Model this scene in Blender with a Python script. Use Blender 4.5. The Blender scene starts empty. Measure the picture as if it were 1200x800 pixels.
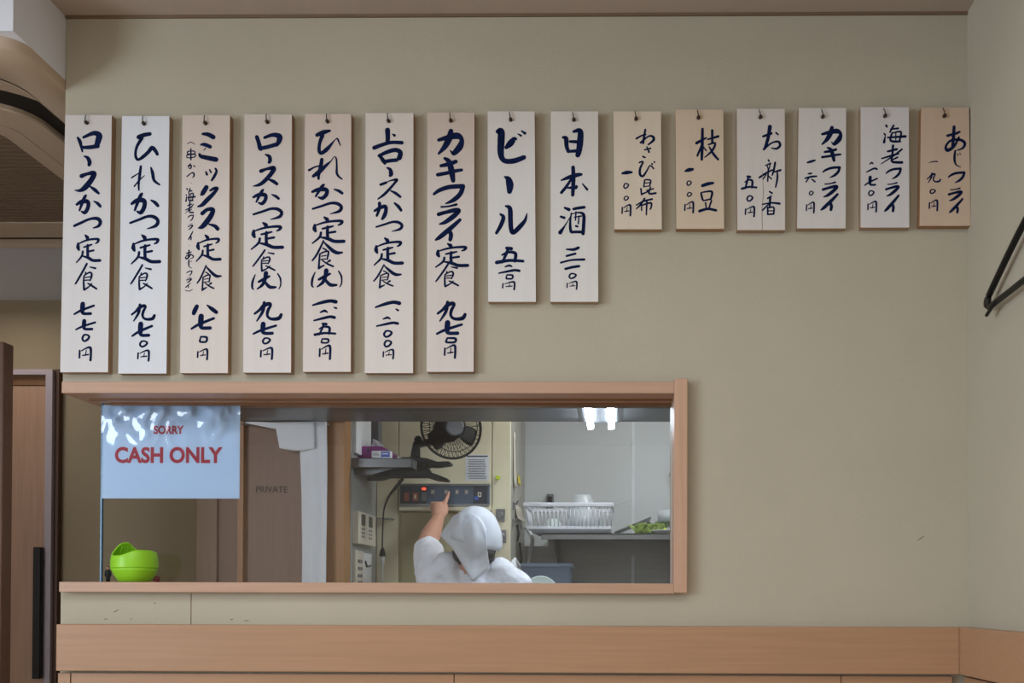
import bpy, bmesh, math, random
from mathutils import Vector, Matrix, noise

random.seed(7)
S = bpy.context.scene
COL = S.collection

# ------------------------------------------------------------------ camera
EYE = 1.22                      # eye height above the floor
F = 1200.0                      # focal length in pixels of the 1200 x 800 frame
PITCH, YAW, ROLL = math.radians(0.7), math.radians(0.75), 0.003
PPX = 725 - F * math.tan(YAW)
PPY = 700 - F * math.tan(PITCH)
cam_data = bpy.data.cameras.new('camera')
cam = bpy.data.objects.new('camera', cam_data)
COL.objects.link(cam)
cam_data.sensor_width = 36
cam_data.lens = 36 * F / 1200
cam_data.shift_x = -(PPX - 600) / 1200
cam_data.shift_y = (PPY - 400) / 1200
cam_data.clip_start = 0.02
CR = (Matrix.Rotation(YAW, 3, 'Z') @ Matrix.Rotation(math.pi / 2 + PITCH, 3, 'X')
      @ Matrix.Rotation(ROLL, 3, 'Z'))
cam.matrix_world = Matrix.Translation((0, 0, EYE)) @ CR.to_4x4()
S.camera = cam


def P(px, py, Y):
    """Where the sight line through a point of the photograph meets the upright plane at distance Y."""
    d = CR @ Vector(((px - PPX) / F, (PPY - py) / F, -1.0))
    t = Y / d.y
    return Vector((d.x * t, Y, EYE + d.z * t))


# ------------------------------------------------------------------ colour management, world
S.view_settings.view_transform = 'Standard'
S.view_settings.look = 'None'
S.view_settings.gamma = 1
S.view_settings.use_curve_mapping = False
S.view_settings.exposure = 0.0
w = bpy.data.worlds.new('world')
S.world = w
w.use_nodes = True
w.node_tree.nodes['Background'].inputs[0].default_value = (0.6, 0.62, 0.66, 1)
w.node_tree.nodes['Background'].inputs[1].default_value = 0.05

D = 2.40        # face of the menu wall
CEIL = 2.596
XR = P(1134, 400, D).x      # right wall
XL = P(76, 200, D).x        # free end of the menu wall


def area(name, loc, size, sizey, power, col=(1, 1, 1), rot=(0, 0, 0)):
    l = bpy.data.lights.new(name, 'AREA')
    l.shape = 'RECTANGLE'
    l.size, l.size_y = size, sizey
    l.energy = power
    l.color = col
    o = bpy.data.objects.new(name, l)
    COL.objects.link(o)
    o.location = loc
    o.rotation_euler = rot
    return o


# the dining room's ceiling lamps (behind the camera) and the kitchen's lamps
DINING = [(-0.95, 0.60, 13), (0.40, 0.60, 3), (-0.95, -1.35, 16), (0.40, -1.35, 3)]
for i, (x, y, p) in enumerate(DINING):
    area('dining_light', (x, y, CEIL - 0.075), 0.20, 1.15, p, (0.88, 0.95, 1.0))
area('corridor_fill', (-2.45, 3.85, 2.40), 0.15, 0.15, 1.3, (1.0, 0.93, 0.86))  # unseen light added to brighten the corridor
area('added_daylight', (-3.36, -0.55, 1.60), 1.9, 1.3, 70, (0.80, 0.91, 1.0), (math.pi / 2, 0, -math.pi / 2))  # cool side light of the added, unseen window
area('kitchen_light', (0.22, 3.78, 2.30), 1.0, 0.18, 11, (0.93, 0.97, 1.0))
area('kitchen_light', (0.6, 3.2, 2.30), 0.5, 0.18, 2, (0.93, 0.97, 1.0))


# ------------------------------------------------------------------ materials
def srgb(c):
    return tuple(((v / 255) / 12.92 if v / 255 <= 0.04045 else ((v / 255 + 0.055) / 1.055) ** 2.4) for v in c)


def mat(name, c, rough=0.6, metal=0.0, var=0.06, scale=8.0, stretch=(1, 1, 1), bump=0.0, bscale=None,
        spec=0.5, trans=0.0, emit=None, estr=0.0, c2=None, objcol=False, coat=0.0, alpha=None, sss=0.0):
    m = bpy.data.materials.new(name)
    m.use_nodes = True
    nt = m.node_tree
    b = nt.nodes['Principled BSDF']
    N = nt.nodes.new
    tc = N('ShaderNodeTexCoord')
    mp = N('ShaderNodeMapping')
    mp.inputs['Scale'].default_value = stretch
    nt.links.new(tc.outputs['Object'], mp.inputs[0])
    nz = N('ShaderNodeTexNoise')
    nz.inputs['Scale'].default_value = scale
    nz.inputs['Detail'].default_value = 6
    nt.links.new(mp.outputs[0], nz.inputs['Vector'])
    rp = N('ShaderNodeValToRGB')
    lin = srgb(c)
    a = c2 and srgb(c2)
    rp.color_ramp.elements[0].position = 0.32
    rp.color_ramp.elements[1].position = 0.68
    rp.color_ramp.elements[0].color = (*(a or [v * (1 - var) for v in lin]), 1)
    rp.color_ramp.elements[1].color = (*[min(1, v * (1 + var)) for v in lin], 1)
    nt.links.new(nz.outputs['Fac'], rp.inputs[0])
    out = rp.outputs[0]
    if objcol:
        oi = N('ShaderNodeObjectInfo')
        mx = N('ShaderNodeMix')
        mx.data_type = 'RGBA'
        mx.blend_type = 'MULTIPLY'
        mx.inputs[0].default_value = 1
        nt.links.new(out, mx.inputs[6])
        nt.links.new(oi.outputs['Color'], mx.inputs[7])
        out = mx.outputs[2]
        # warmer heartwood at the head of the board, as strong as the board's own share of it
        sp = N('ShaderNodeSeparateXYZ')
        nt.links.new(tc.outputs['Generated'], sp.inputs[0])
        mr = N('ShaderNodeMapRange')
        mr.interpolation_type = 'SMOOTHSTEP'
        mr.inputs['From Min'].default_value = 0.55
        mr.inputs['From Max'].default_value = 1.0
        nt.links.new(sp.outputs['Z'], mr.inputs['Value'])
        mm = N('ShaderNodeMath')
        mm.operation = 'MULTIPLY'
        nt.links.new(mr.outputs[0], mm.inputs[0])
        nt.links.new(oi.outputs['Alpha'], mm.inputs[1])
        m2 = N('ShaderNodeMix')
        m2.data_type = 'RGBA'
        m2.blend_type = 'MULTIPLY'
        m2.inputs[7].default_value = (0.80, 0.70, 0.59, 1)
        nt.links.new(mm.outputs[0], m2.inputs[0])
        nt.links.new(out, m2.inputs[6])
        out = m2.outputs[2]
    nt.links.new(out, b.inputs['Base Color'])
    b.inputs['Roughness'].default_value = rough
    b.inputs['Metallic'].default_value = metal
    b.inputs['Specular IOR Level'].default_value = spec
    b.inputs['Transmission Weight'].default_value = trans
    b.inputs['Coat Weight'].default_value = coat
    b.inputs['Coat Roughness'].default_value = 0.05
    if sss:
        b.inputs['Subsurface Weight'].default_value = sss
        b.inputs['Subsurface Radius'].default_value = (0.01, 0.004, 0.002)
    if alpha is not None:
        b.inputs['Alpha'].default_value = alpha
    if emit:
        b.inputs['Emission Color'].default_value = (*srgb(emit), 1)
        b.inputs['Emission Strength'].default_value = estr
    if bump:
        n2 = N('ShaderNodeTexNoise')
        n2.inputs['Scale'].default_value = bscale or scale * 10
        n2.inputs['Detail'].default_value = 4
        nt.links.new(mp.outputs[0], n2.inputs['Vector'])
        bp = N('ShaderNodeBump')
        bp.inputs['Strength'].default_value = bump
        bp.inputs['Distance'].default_value = 0.002
        nt.links.new(n2.outputs['Fac'], bp.inputs['Height'])
        nt.links.new(bp.outputs[0], b.inputs['Normal'])
    return m


def glass_mat(name, tint=(0.97, 0.98, 0.97), rough=0.0, boost=1.0):
    m = bpy.data.materials.new(name)
    m.use_nodes = True
    nt = m.node_tree
    nt.nodes.clear()
    N = nt.nodes.new
    o = N('ShaderNodeOutputMaterial')
    mx = N('ShaderNodeMixShader')
    tr = N('ShaderNodeBsdfTransparent')
    gl = N('ShaderNodeBsdfGlossy')
    fr = N('ShaderNodeFresnel')
    fr.inputs[0].default_value = 1.5
    ml = N('ShaderNodeMath')
    ml.operation = 'MULTIPLY'
    ml.inputs[1].default_value = boost
    ml.use_clamp = True
    tr.inputs[0].default_value = (*tint, 1)
    gl.inputs['Roughness'].default_value = rough
    nt.links.new(fr.outputs[0], ml.inputs[0])
    nt.links.new(ml.outputs[0], mx.inputs[0])
    nt.links.new(tr.outputs[0], mx.inputs[1])
    nt.links.new(gl.outputs[0], mx.inputs[2])
    nt.links.new(mx.outputs[0], o.inputs[0])
    return m


M = {
    'wall': mat('wallpaper', (180, 174, 158), 0.9, var=0.03, scale=3, bump=0.25, bscale=260, spec=0.2),
    'ceiling': mat('ceiling_board', (176, 162, 152), 0.9, var=0.03, scale=3),
    'plaster': mat('lavender_plaster', (226, 230, 240), 0.8, var=0.02, scale=4, bump=0.1, bscale=200),
    'wall_olive': mat('corridor_wallpaper', (166, 150, 124), 0.9, var=0.03, scale=3, bump=0.25, bscale=260, spec=0.2),
    'scuff': mat('wall_scuff', (126, 112, 94), 0.9, var=0.2, scale=60),
    'wall_pale': mat('pale_wall', (226, 222, 214), 0.9, var=0.02, scale=3),
    'added_pane': mat('added_glow_pane', (255, 255, 255), 0.4, emit=(214, 232, 255), estr=3.0),
    'floor': mat('floor_tile', (196, 180, 160), 0.5, var=0.1, scale=4),
    'beech': mat('beech_trim', (184, 150, 128), 0.45, var=0.06, scale=3, stretch=(1.5, 40, 40), bump=0.05, bscale=9),
    'beech_v': mat('beech_upright', (190, 154, 131), 0.45, var=0.06, scale=3, stretch=(40, 40, 1.5), bump=0.05, bscale=9),
    'dado': mat('dado_wood', (170, 133, 103), 0.45, var=0.06, scale=3, stretch=(1.2, 30, 40), bump=0.04, bscale=9),
    'rail': mat('rail_wood', (122, 84, 52), 0.5, var=0.08, scale=3, stretch=(1.5, 40, 40)),
    'oak_v': mat('corridor_door_wood', (186, 148, 122), 0.45, var=0.07, scale=3, stretch=(30, 30, 1.2)),
    'frame_lilac': mat('door_frame_paint', (186, 172, 178), 0.4, var=0.03),
    'darkwood': mat('dark_wood', (96, 66, 46), 0.5, var=0.1, scale=3, stretch=(30, 30, 1.2)),
    'brown_door': mat('brown_door_wood', (142, 112, 92), 0.5, var=0.06, scale=3, stretch=(30, 30, 1.2)),
    'brown_light': mat('brown_panel_wood', (150, 122, 100), 0.5, var=0.06, scale=3, stretch=(30, 30, 1.2)),
    'post': mat('amber_post_wood', (170, 122, 78), 0.45, var=0.08, scale=3, stretch=(30, 30, 1.2)),
    'black': mat('black_plastic', (14, 14, 16), 0.5, var=0.1, spec=0.3),
    'blackmetal': mat('black_metal', (22, 18, 16), 0.35, metal=0.3, var=0.1),
    'plaque': mat('plaque_wood', (255, 255, 255), 0.6, var=0.035, scale=2.2, stretch=(26, 26, 1.0), objcol=True, bump=0.05, bscale=12),
    'plaque_end_shade': mat('plaque_end_grain_shade', (196, 164, 132), 0.65, var=0.08, scale=4, stretch=(26, 26, 2), objcol=True),  # tan end grain, with top-lit shade painted into the colour
    'ink': mat('brush_ink', (14, 27, 64), 0.9, var=0.25, scale=60, spec=0.1),
    'hook': mat('hook_bronze', (60, 46, 36), 0.35, metal=0.6, var=0.15, scale=40),
    'hole': mat('dark_hole', (40, 26, 18), 0.9),
    'acbeige': mat('ac_plastic', (190, 172, 152), 0.45, var=0.02),
    'acrib': mat('ac_grille', (118, 98, 80), 0.6, var=0.05),
    'acdark': mat('ac_slot', (10, 9, 10), 0.6),
    'steel': mat('brushed_steel', (150, 150, 150), 0.35, metal=0.85, var=0.06, scale=3, stretch=(2, 60, 60)),
    'hoodsteel': mat('hood_steel', (120, 120, 122), 0.38, metal=0.55, var=0.12, scale=4, stretch=(1.5, 8, 8)),
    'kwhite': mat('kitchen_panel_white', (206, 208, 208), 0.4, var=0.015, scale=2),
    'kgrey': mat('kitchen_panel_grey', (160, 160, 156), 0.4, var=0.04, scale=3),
    'kseam': mat('joint_strip', (226, 228, 230), 0.35),
    'cream': mat('cream_enamel', (236, 226, 194), 0.4, var=0.025, scale=4),
    'cream_dark': mat('olive_enamel', (176, 166, 128), 0.4, var=0.03, scale=4),
    'sidepanel': mat('scuffed_side_panel', (176, 172, 160), 0.5, var=0.15, scale=14, stretch=(1, 1, 0.4)),
    'panel': mat('control_panel_slate', (74, 88, 108), 0.4, var=0.05),
    'panel_dark': mat('control_panel_dark', (44, 50, 60), 0.4, var=0.05),
    'red_lamp': mat('red_pilot_lamp', (230, 80, 60), 0.4, emit=(255, 80, 50), estr=1.6),
    'orange': mat('rocker_orange', (150, 84, 66), 0.4),
    'white': mat('white_plastic', (232, 232, 232), 0.45, var=0.02),
    'paper': mat('white_paper', (232, 233, 238), 0.7, var=0.02),
    'signpaper': mat('sign_paper', (199, 226, 255), 0.6, var=0.015),  # white paper; the bluish light it catches is put into the colour
    'crack': mat('wood_crack', (120, 98, 80), 0.9),
    'red': mat('sign_red', (180, 48, 72), 0.6, var=0.04),
    'greytext': mat('printed_grey', (70, 74, 84), 0.7),
    'darktext': mat('dark_lettering', (74, 56, 46), 0.6),
    'cloth': mat('white_cloth', (236, 236, 240), 0.9, var=0.02, bump=0.1, bscale=500),
    'kerchief': mat('kerchief_cotton', (226, 228, 236), 0.85, var=0.02, bump=0.1, bscale=500),
    'shirt': mat('shirt_cotton', (242, 242, 250), 0.85, var=0.02, bump=0.1, bscale=400),
    'skin': mat('skin', (206, 150, 124), 0.55, var=0.05, scale=30, sss=0.1),
    'nail': mat('nail', (222, 178, 160), 0.35),
    'hair': mat('dark_hair', (30, 24, 22), 0.5, var=0.2, scale=60, stretch=(1, 1, 0.2)),
    'eye': mat('eye_white', (230, 226, 222), 0.3),
    'lips': mat('lips', (176, 100, 92), 0.5),
    'trousers': mat('dark_trousers', (60, 62, 72), 0.8),
    'apron': mat('apron_blue_grey', (150, 158, 180), 0.85),
    'green': mat('lime_silicone', (146, 214, 40), 0.4, var=0.03, sss=0.05),
    'purple': mat('tissue_box_purple', (150, 40, 140), 0.5, var=0.06),
    'blue': mat('packet_blue', (60, 90, 190), 0.5, var=0.05),
    'pinkprint': mat('pink_print', (210, 140, 160), 0.6),
    'lime': mat('lime_magnet', (205, 225, 50), 0.4),
    'yellow': mat('yellow_tag', (226, 206, 60), 0.6),
    'leaf': mat('leaf_green', (128, 150, 70), 0.6, var=0.25, scale=40),
    'leafdark': mat('leaf_dark_green', (58, 84, 40), 0.6, var=0.25, scale=40),
    'bluebin': mat('blue_grey_plastic', (112, 126, 146), 0.5, var=0.03),
    'mint': mat('mint_glaze', (206, 220, 218), 0.3, var=0.02),
    'glass': glass_mat('window_glass', (0.955, 0.965, 0.96), 0.0, 1.0),
    'glassedge': mat('glass_edge', (70, 130, 170), 0.2, var=0.05, emit=None),
    'film': glass_mat('clear_film', (0.97, 0.98, 1.0), 0.06, 1.7),
    'clearware': mat('frosted_clear', (228, 234, 238), 0.15, var=0.01, alpha=0.16),
    'dome': mat('frosted_dome', (226, 232, 236), 0.15, var=0.01, alpha=0.6),
    'tube': mat('fluorescent_tube', (255, 255, 255), 0.4, emit=(222, 238, 255), estr=34.0),
    'fillbulb': mat('passage_fill_bulb', (255, 255, 255), 0.4, emit=(235, 242, 255), estr=50.0),
    'lampglow': mat('lamp_diffuser', (255, 255, 255), 0.4, emit=(255, 240, 222), estr=6.0),
    'redtag': mat('dark_red_trinket', (120, 40, 44), 0.5),
    'suit': mat('black_suit', (18, 18, 22), 0.7),
    'outlet': mat('grey_box', (104, 106, 110), 0.5),
    'lcd': mat('lcd_screen', (70, 76, 68), 0.3),
    'ivory': mat('ivory_plastic', (218, 208, 190), 0.5, var=0.02),
    'rack': mat('rack_plastic', (220, 222, 230), 0.4, var=0.02),
}


# ------------------------------------------------------------------ mesh builders
OFF = {}


def tag(o, label=None, cat=None, group=None, kind=None):
    if label: o['label'] = label
    if cat: o['category'] = cat
    if group: o['group'] = group
    if kind: o['kind'] = kind
    return o


def empty(name, loc, label=None, cat=None, group=None, kind=None):
    o = bpy.data.objects.new(name, None)
    COL.objects.link(o)
    o.empty_display_size = 0.03
    o.location = loc
    OFF[o.as_pointer()] = Vector(loc)
    return tag(o, label, cat, group, kind)


class MB:
    def __init__(self):
        self.v, self.f = [], []

    def add(self, vs, fs):
        n = len(self.v)
        self.v += [Vector(p) for p in vs]
        self.f += [[i + n for i in q] for q in fs]
        return self

    def box(self, x0, x1, y0, y1, z0, z1):
        x0, x1 = sorted((x0, x1)); y0, y1 = sorted((y0, y1)); z0, z1 = sorted((z0, z1))
        return self.add([(x0, y0, z0), (x1, y0, z0), (x1, y1, z0), (x0, y1, z0),
                         (x0, y0, z1), (x1, y0, z1), (x1, y1, z1), (x0, y1, z1)],
                        [(3, 2, 1, 0), (4, 5, 6, 7), (0, 1, 5, 4), (1, 2, 6, 5), (2, 3, 7, 6), (3, 0, 4, 7)])

    def pbox(self, px0, py0, px1, py1, Y, t):
        """upright slab whose face, at distance Y, covers the given part of the photograph; t thick"""
        a, b = P(px0, py0, Y), P(px1, py1, Y)
        return self.box(a.x, b.x, Y, Y + t, b.z, a.z)

    def prism(self, poly, d):
        """polygon (counter-clockwise seen from its front) pushed back along vector d"""
        poly = [Vector(p) for p in poly]
        n = len(poly)
        d = Vector(d)
        return self.add(poly + [p + d for p in poly],
                        [list(range(n)), [2 * n - 1 - i for i in range(n)]] +
                        [[i, i + n, (i + 1) % n + n, (i + 1) % n] for i in range(n)])

    def tube(self, pts, rad, seg=10, cap=True, closed=False):
        pts = [Vector(p) for p in pts]
        n = len(pts)
        if not hasattr(rad, '__len__'): rad = [rad] * n
        rings = []
        ref = None
        for i in range(n):
            if closed:
                t = pts[(i + 1) % n] - pts[i - 1]
            else:
                t = pts[min(i + 1, n - 1)] - pts[max(i - 1, 0)]
            t = t.normalized() if t.length > 1e-9 else Vector((0, 0, 1))
            if ref is None:
                ref = Vector((0, 0, 1)) if abs(t.z) < 0.9 else Vector((1, 0, 0))
            u = (ref - t * ref.dot(t))
            u = u.normalized() if u.length > 1e-6 else t.orthogonal().normalized()
            ref = u
            v = t.cross(u)
            rings.append([pts[i] + (u * math.cos(a) + v * math.sin(a)) * rad[i]
                          for a in [2 * math.pi * k / seg for k in range(seg)]])
        fs = []
        m = n if closed else n - 1
        for i in range(m):
            j = (i + 1) % n
            for k in range(seg):
                k2 = (k + 1) % seg
                fs.append((i * seg + k, i * seg + k2, j * seg + k2, j * seg + k))
        if cap and not closed:
            fs.append(list(range(seg))[::-1])
            fs.append([(n - 1) * seg + k for k in range(seg)])
        return self.add([p for r in rings for p in r], fs)

    def lathe(self, prof, c, axis=(0, 0, 1), seg=28, closed=False):
        """profile of (radius, height) turned about axis through c"""
        c, ax = Vector(c), Vector(axis).normalized()
        u = ax.orthogonal().normalized()
        v = ax.cross(u)
        vs, fs = [], []
        for r, h in prof:
            for k in range(seg):
                a = 2 * math.pi * k / seg
                vs.append(c + ax * h + (u * math.cos(a) + v * math.sin(a)) * max(r, 1e-5))
        n = len(prof)
        for i in range(n if closed else n - 1):
            j = (i + 1) % n
            for k in range(seg):
                k2 = (k + 1) % seg
                fs.append((i * seg + k, i * seg + k2, j * seg + k2, j * seg + k))
        if not closed:
            fs.append(list(range(seg))[::-1])
            fs.append([(n - 1) * seg + k for k in range(seg)])
        return self.add(vs, fs)

    def ball(self, c, r, seg=14, rings=8):
        if not hasattr(r, '__len__'): r = (r, r, r)
        c = Vector(c)
        vs, fs = [], []
        for i in range(1, rings):
            t = math.pi * i / rings
            for k in range(seg):
                a = 2 * math.pi * k / seg
                vs.append(c + Vector((r[0] * math.sin(t) * math.cos(a), r[1] * math.sin(t) * math.sin(a), r[2] * math.cos(t))))
        top, bot = len(vs), len(vs) + 1
        vs += [c + Vector((0, 0, r[2])), c - Vector((0, 0, r[2]))]
        for i in range(rings - 2):
            for k in range(seg):
                k2 = (k + 1) % seg
                fs.append((i * seg + k, (i + 1) * seg + k, (i + 1) * seg + k2, i * seg + k2))
        for k in range(seg):
            k2 = (k + 1) % seg
            fs.append((top, k, k2))
            fs.append((bot, (rings - 2) * seg + k2, (rings - 2) * seg + k))
        return self.add(vs, fs)

    def grid(self, rows):
        """rows of points joined into a sheet"""
        n, m = len(rows), len(rows[0])
        return self.add([p for r in rows for p in r],
                        [(i * m + k, i * m + k + 1, (i + 1) * m + k + 1, (i + 1) * m + k)
                         for i in range(n - 1) for k in range(m - 1)])

    def build(self, name, m, parent=None, bevel=0.0, smooth=False, solid=0.0, sub=0, fix=True):
        if parent is None:
            lo = Vector([min(p[i] for p in self.v) for i in range(3)])
            hi = Vector([max(p[i] for p in self.v) for i in range(3)])
            off = Vector(((lo.x + hi.x) / 2, (lo.y + hi.y) / 2, lo.z))
        else:
            off = OFF[parent.as_pointer()]
        me = bpy.data.meshes.new(name)
        me.from_pydata([p - off for p in self.v], [], self.f)
        if fix:
            bm = bmesh.new()
            bm.from_mesh(me)
            bmesh.ops.recalc_face_normals(bm, faces=bm.faces)
            bm.to_mesh(me)
            bm.free()
        if smooth:
            me.polygons.foreach_set('use_smooth', [True] * len(me.polygons))
        me.materials.append(M[m] if isinstance(m, str) else m)
        o = bpy.data.objects.new(name, me)
        COL.objects.link(o)
        OFF[o.as_pointer()] = off
        if parent is None:
            o.location = off
        else:
            o.parent = parent
        if solid:
            q = o.modifiers.new('solid', 'SOLIDIFY')
            q.thickness = solid
            q.offset = 0
        if bevel:
            q = o.modifiers.new('bevel', 'BEVEL')
            q.width = bevel
            q.segments = 2
            q.limit_method = 'ANGLE'
            q.angle_limit = math.radians(40)
        if sub:
            q = o.modifiers.new('sub', 'SUBSURF')
            q.levels = q.render_levels = sub
        return o


def struct(name, mb, m, **k):
    return tag(mb.build(name, m, **k), kind='structure')


def text_mb(txt, x0, z0, x1, z1, Y, bold=0.0, front=(0, -1)):
    """letters fitted into a rectangle on an upright plane facing the camera"""
    c = bpy.data.curves.new('letters', 'FONT')
    c.body = txt
    c.offset = bold
    c.resolution_u = 4
    o = bpy.data.objects.new('letters', c)
    COL.objects.link(o)
    dg = bpy.context.evaluated_depsgraph_get()
    me = bpy.data.meshes.new_from_object(o.evaluated_get(dg))
    vs = [v.co.copy() for v in me.vertices]
    fs = [list(p.vertices) for p in me.polygons]
    bpy.data.objects.remove(o)
    ax, bx = min(v.x for v in vs), max(v.x for v in vs)
    ay, by = min(v.y for v in vs), max(v.y for v in vs)
    mb = MB()
    mb.add([(x0 + (v.x - ax) / (bx - ax) * (x1 - x0), Y, z0 + (v.y - ay) / (by - ay) * (z1 - z0)) for v in vs], fs)
    return mb


# ------------------------------------------------------------------ the rooms
BACK = -4.2
FARL = -3.4
KY = 4.62          # kitchen back wall
FW = 4.20          # corridor far wall
KX = P(405, 600, 3.55).x    # kitchen's left wall
struct('floor', MB().box(FARL - 0.1, 1.6, BACK - 0.1, KY + 0.1, -0.1, 0), 'floor')
struct('ceiling', MB().box(FARL - 0.1, 1.6, BACK - 0.1, KY + 0.1, CEIL, CEIL + 0.1), 'ceiling')
struct('wall_right', MB().box(XR, XR + 0.1, BACK, D + 0.16, 0, CEIL), 'wall')
struct('wall_rear', MB().box(FARL, XR, BACK - 0.1, BACK, 0, CEIL), 'wall_pale')
struct('wall_left', MB().box(FARL - 0.1, FARL, BACK, FW + 0.1, 0, CEIL), 'wall_pale')
struct('wall_far', MB().box(FARL, KX - 0.04, FW, FW + 0.1, 0, CEIL), 'wall_olive')

HT, HB = P(440, 447, 2.375).z, P(440, 460.5, 2.375).z      # head of the hatch
ST, SB = P(440, 682.5, 2.375).z, P(440, 694.5, 2.375).z    # sill of the hatch
JX0, JX1 = P(790, 560, 2.375).x, P(805.5, 560, 2.375).x
GY = 2.505
mb = MB()
WT = D + 0.16
mb.box(XL, XR, D, WT, HT - 0.01, CEIL)
mb.box(JX0 + 0.012, XR, D, WT, 0, HT - 0.01)
mb.box(XL, JX0 + 0.012, D, WT, 0, SB + 0.01)
struct('wall_front', mb, 'wall')

# hatch: head, sill, jamb, rail and pane
hatch = empty('window_1', (P(440, 560, D).x, D, ST), kind='structure')
MB().box(P(72, 455, 2.375).x, JX0, 2.375, WT + 0.004, HB, HT).build('window_head', 'beech', hatch, bevel=0.0015)
MB().box(P(69, 688, 2.375).x, JX0, 2.375, WT + 0.004, SB, ST).build('window_sill', 'beech', hatch, bevel=0.0015)
MB().box(JX0, JX1, 2.373, WT + 0.004, P(800, 694.5, 2.375).z, P(800, 443.5, 2.375).z).build('window_jamb', 'beech_v', hatch, bevel=0.0015)
mb = MB()
gx0, gx1 = P(119.5, 600, GY).x, P(789, 600, GY).x
mb.box(P(72, 455, 2.375).x + 0.03, JX0, 2.44, 2.452, HB - 0.004, HB + 0.002)
mb.box(P(100, 455, 2.375).x, JX0, GY - 0.012, GY - 0.004, HB - 0.006, HB + 0.002)
mb.build('window_rail', 'rail', hatch)
MB().box(gx0, gx1, GY, GY + 0.006, ST, HB).build('pane', 'glass', hatch)
MB().box(gx0 - 0.0035, gx0, GY - 0.001, GY + 0.007, ST, HB).build('glass_edge', 'glassedge', hatch)
MB().box(gx1 - 0.006, gx1 + 0.001, GY - 0.003, GY + 0.012, ST, HB).build('edge_channel', 'mint', hatch)

# dado: capping board and panelling on both walls
zc0, zc1 = P(600, 788, 2.37).z, P(600, 733, 2.37).z
CX = P(65.5, 760, 2.37).x
CXR = XR - 0.03
mb = MB().box(CX, CXR, 2.37, D, zc0, zc1)
struct('trim_1', mb, 'dado', bevel=0.002)
struct('trim_2', MB().box(CXR, XR, BACK, D, zc0, zc1), 'dado', bevel=0.002)
mb = MB().box(P(68, 795, 2.384).x, P(82, 795, 2.384).x, 2.384, D, 0, zc0 - 0.006)
x = P(83, 795, 2.384).x
while x < CXR - 0.05:
    x2 = min(x + 0.9, CXR - 0.01)
    mb.box(x, x2 - 0.002, 2.386, D, 0, zc0 - 0.006)
    x = x2
struct('trim_3', mb, 'dado')
struct('trim_4', MB().box(XR - 0.016, XR, BACK, 2.384, 0, zc0 - 0.006), 'dado')

# unseen window added in the dining room's left wall to light the right wall
w2 = empty('added_window', (FARL, -0.55, 0.95), kind='structure')
MB().box(FARL, FARL + 0.012, -1.5, 0.4, 0.95, 2.25).build('pane', 'added_pane', w2)
mb = MB().box(FARL, FARL + 0.03, -1.56, -1.5, 0.89, 2.31).box(FARL, FARL + 0.03, 0.4, 0.46, 0.89, 2.31)
mb.box(FARL, FARL + 0.03, -1.5, 0.4, 0.89, 0.95).box(FARL, FARL + 0.03, -1.5, 0.4, 2.25, 2.31).box(FARL + .012, FARL + 0.03, -0.57, -0.53, 0.95, 2.25)
mb.build('window_frame', 'beech', w2)
# bulkhead over the passage
SX, SY, SZ = XL - 0.001, 2.19, EYE + 1.225
struct('soffit', MB().box(FARL, SX, SY, FW, SZ, CEIL), 'plaster')
# ceiling skirting line
struct('trim_5', MB().box(XL, XR, D - 0.006, D, CEIL - 0.006, CEIL), 'acrib')

# joint of the wallpaper and old scuffs below the sill
mb = MB()
q0, q1 = P(223.5, 695, D), P(224.3, 732, D)
mb.box(q0.x, q1.x, D - 0.0006, D + 0.001, q1.z, q0.z)
for (x, y, l, s) in ((122, 725, 4, 0), (153, 725, 2, 0), (133, 717, 6, -3), (286, 727, 6, 0), (270, 726, 3, -1), (1075, 633, 8, -5), (180, 706, 3, 1)):
    u0, u1 = P(x, y, D - .0005), P(x + l, y + s, D - .0005)
    mb.tube([u0, (u0 + u1) / 2, u1], [.0006, .0011, .0005], 6)
struct('trim_10', mb, 'scuff')

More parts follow.
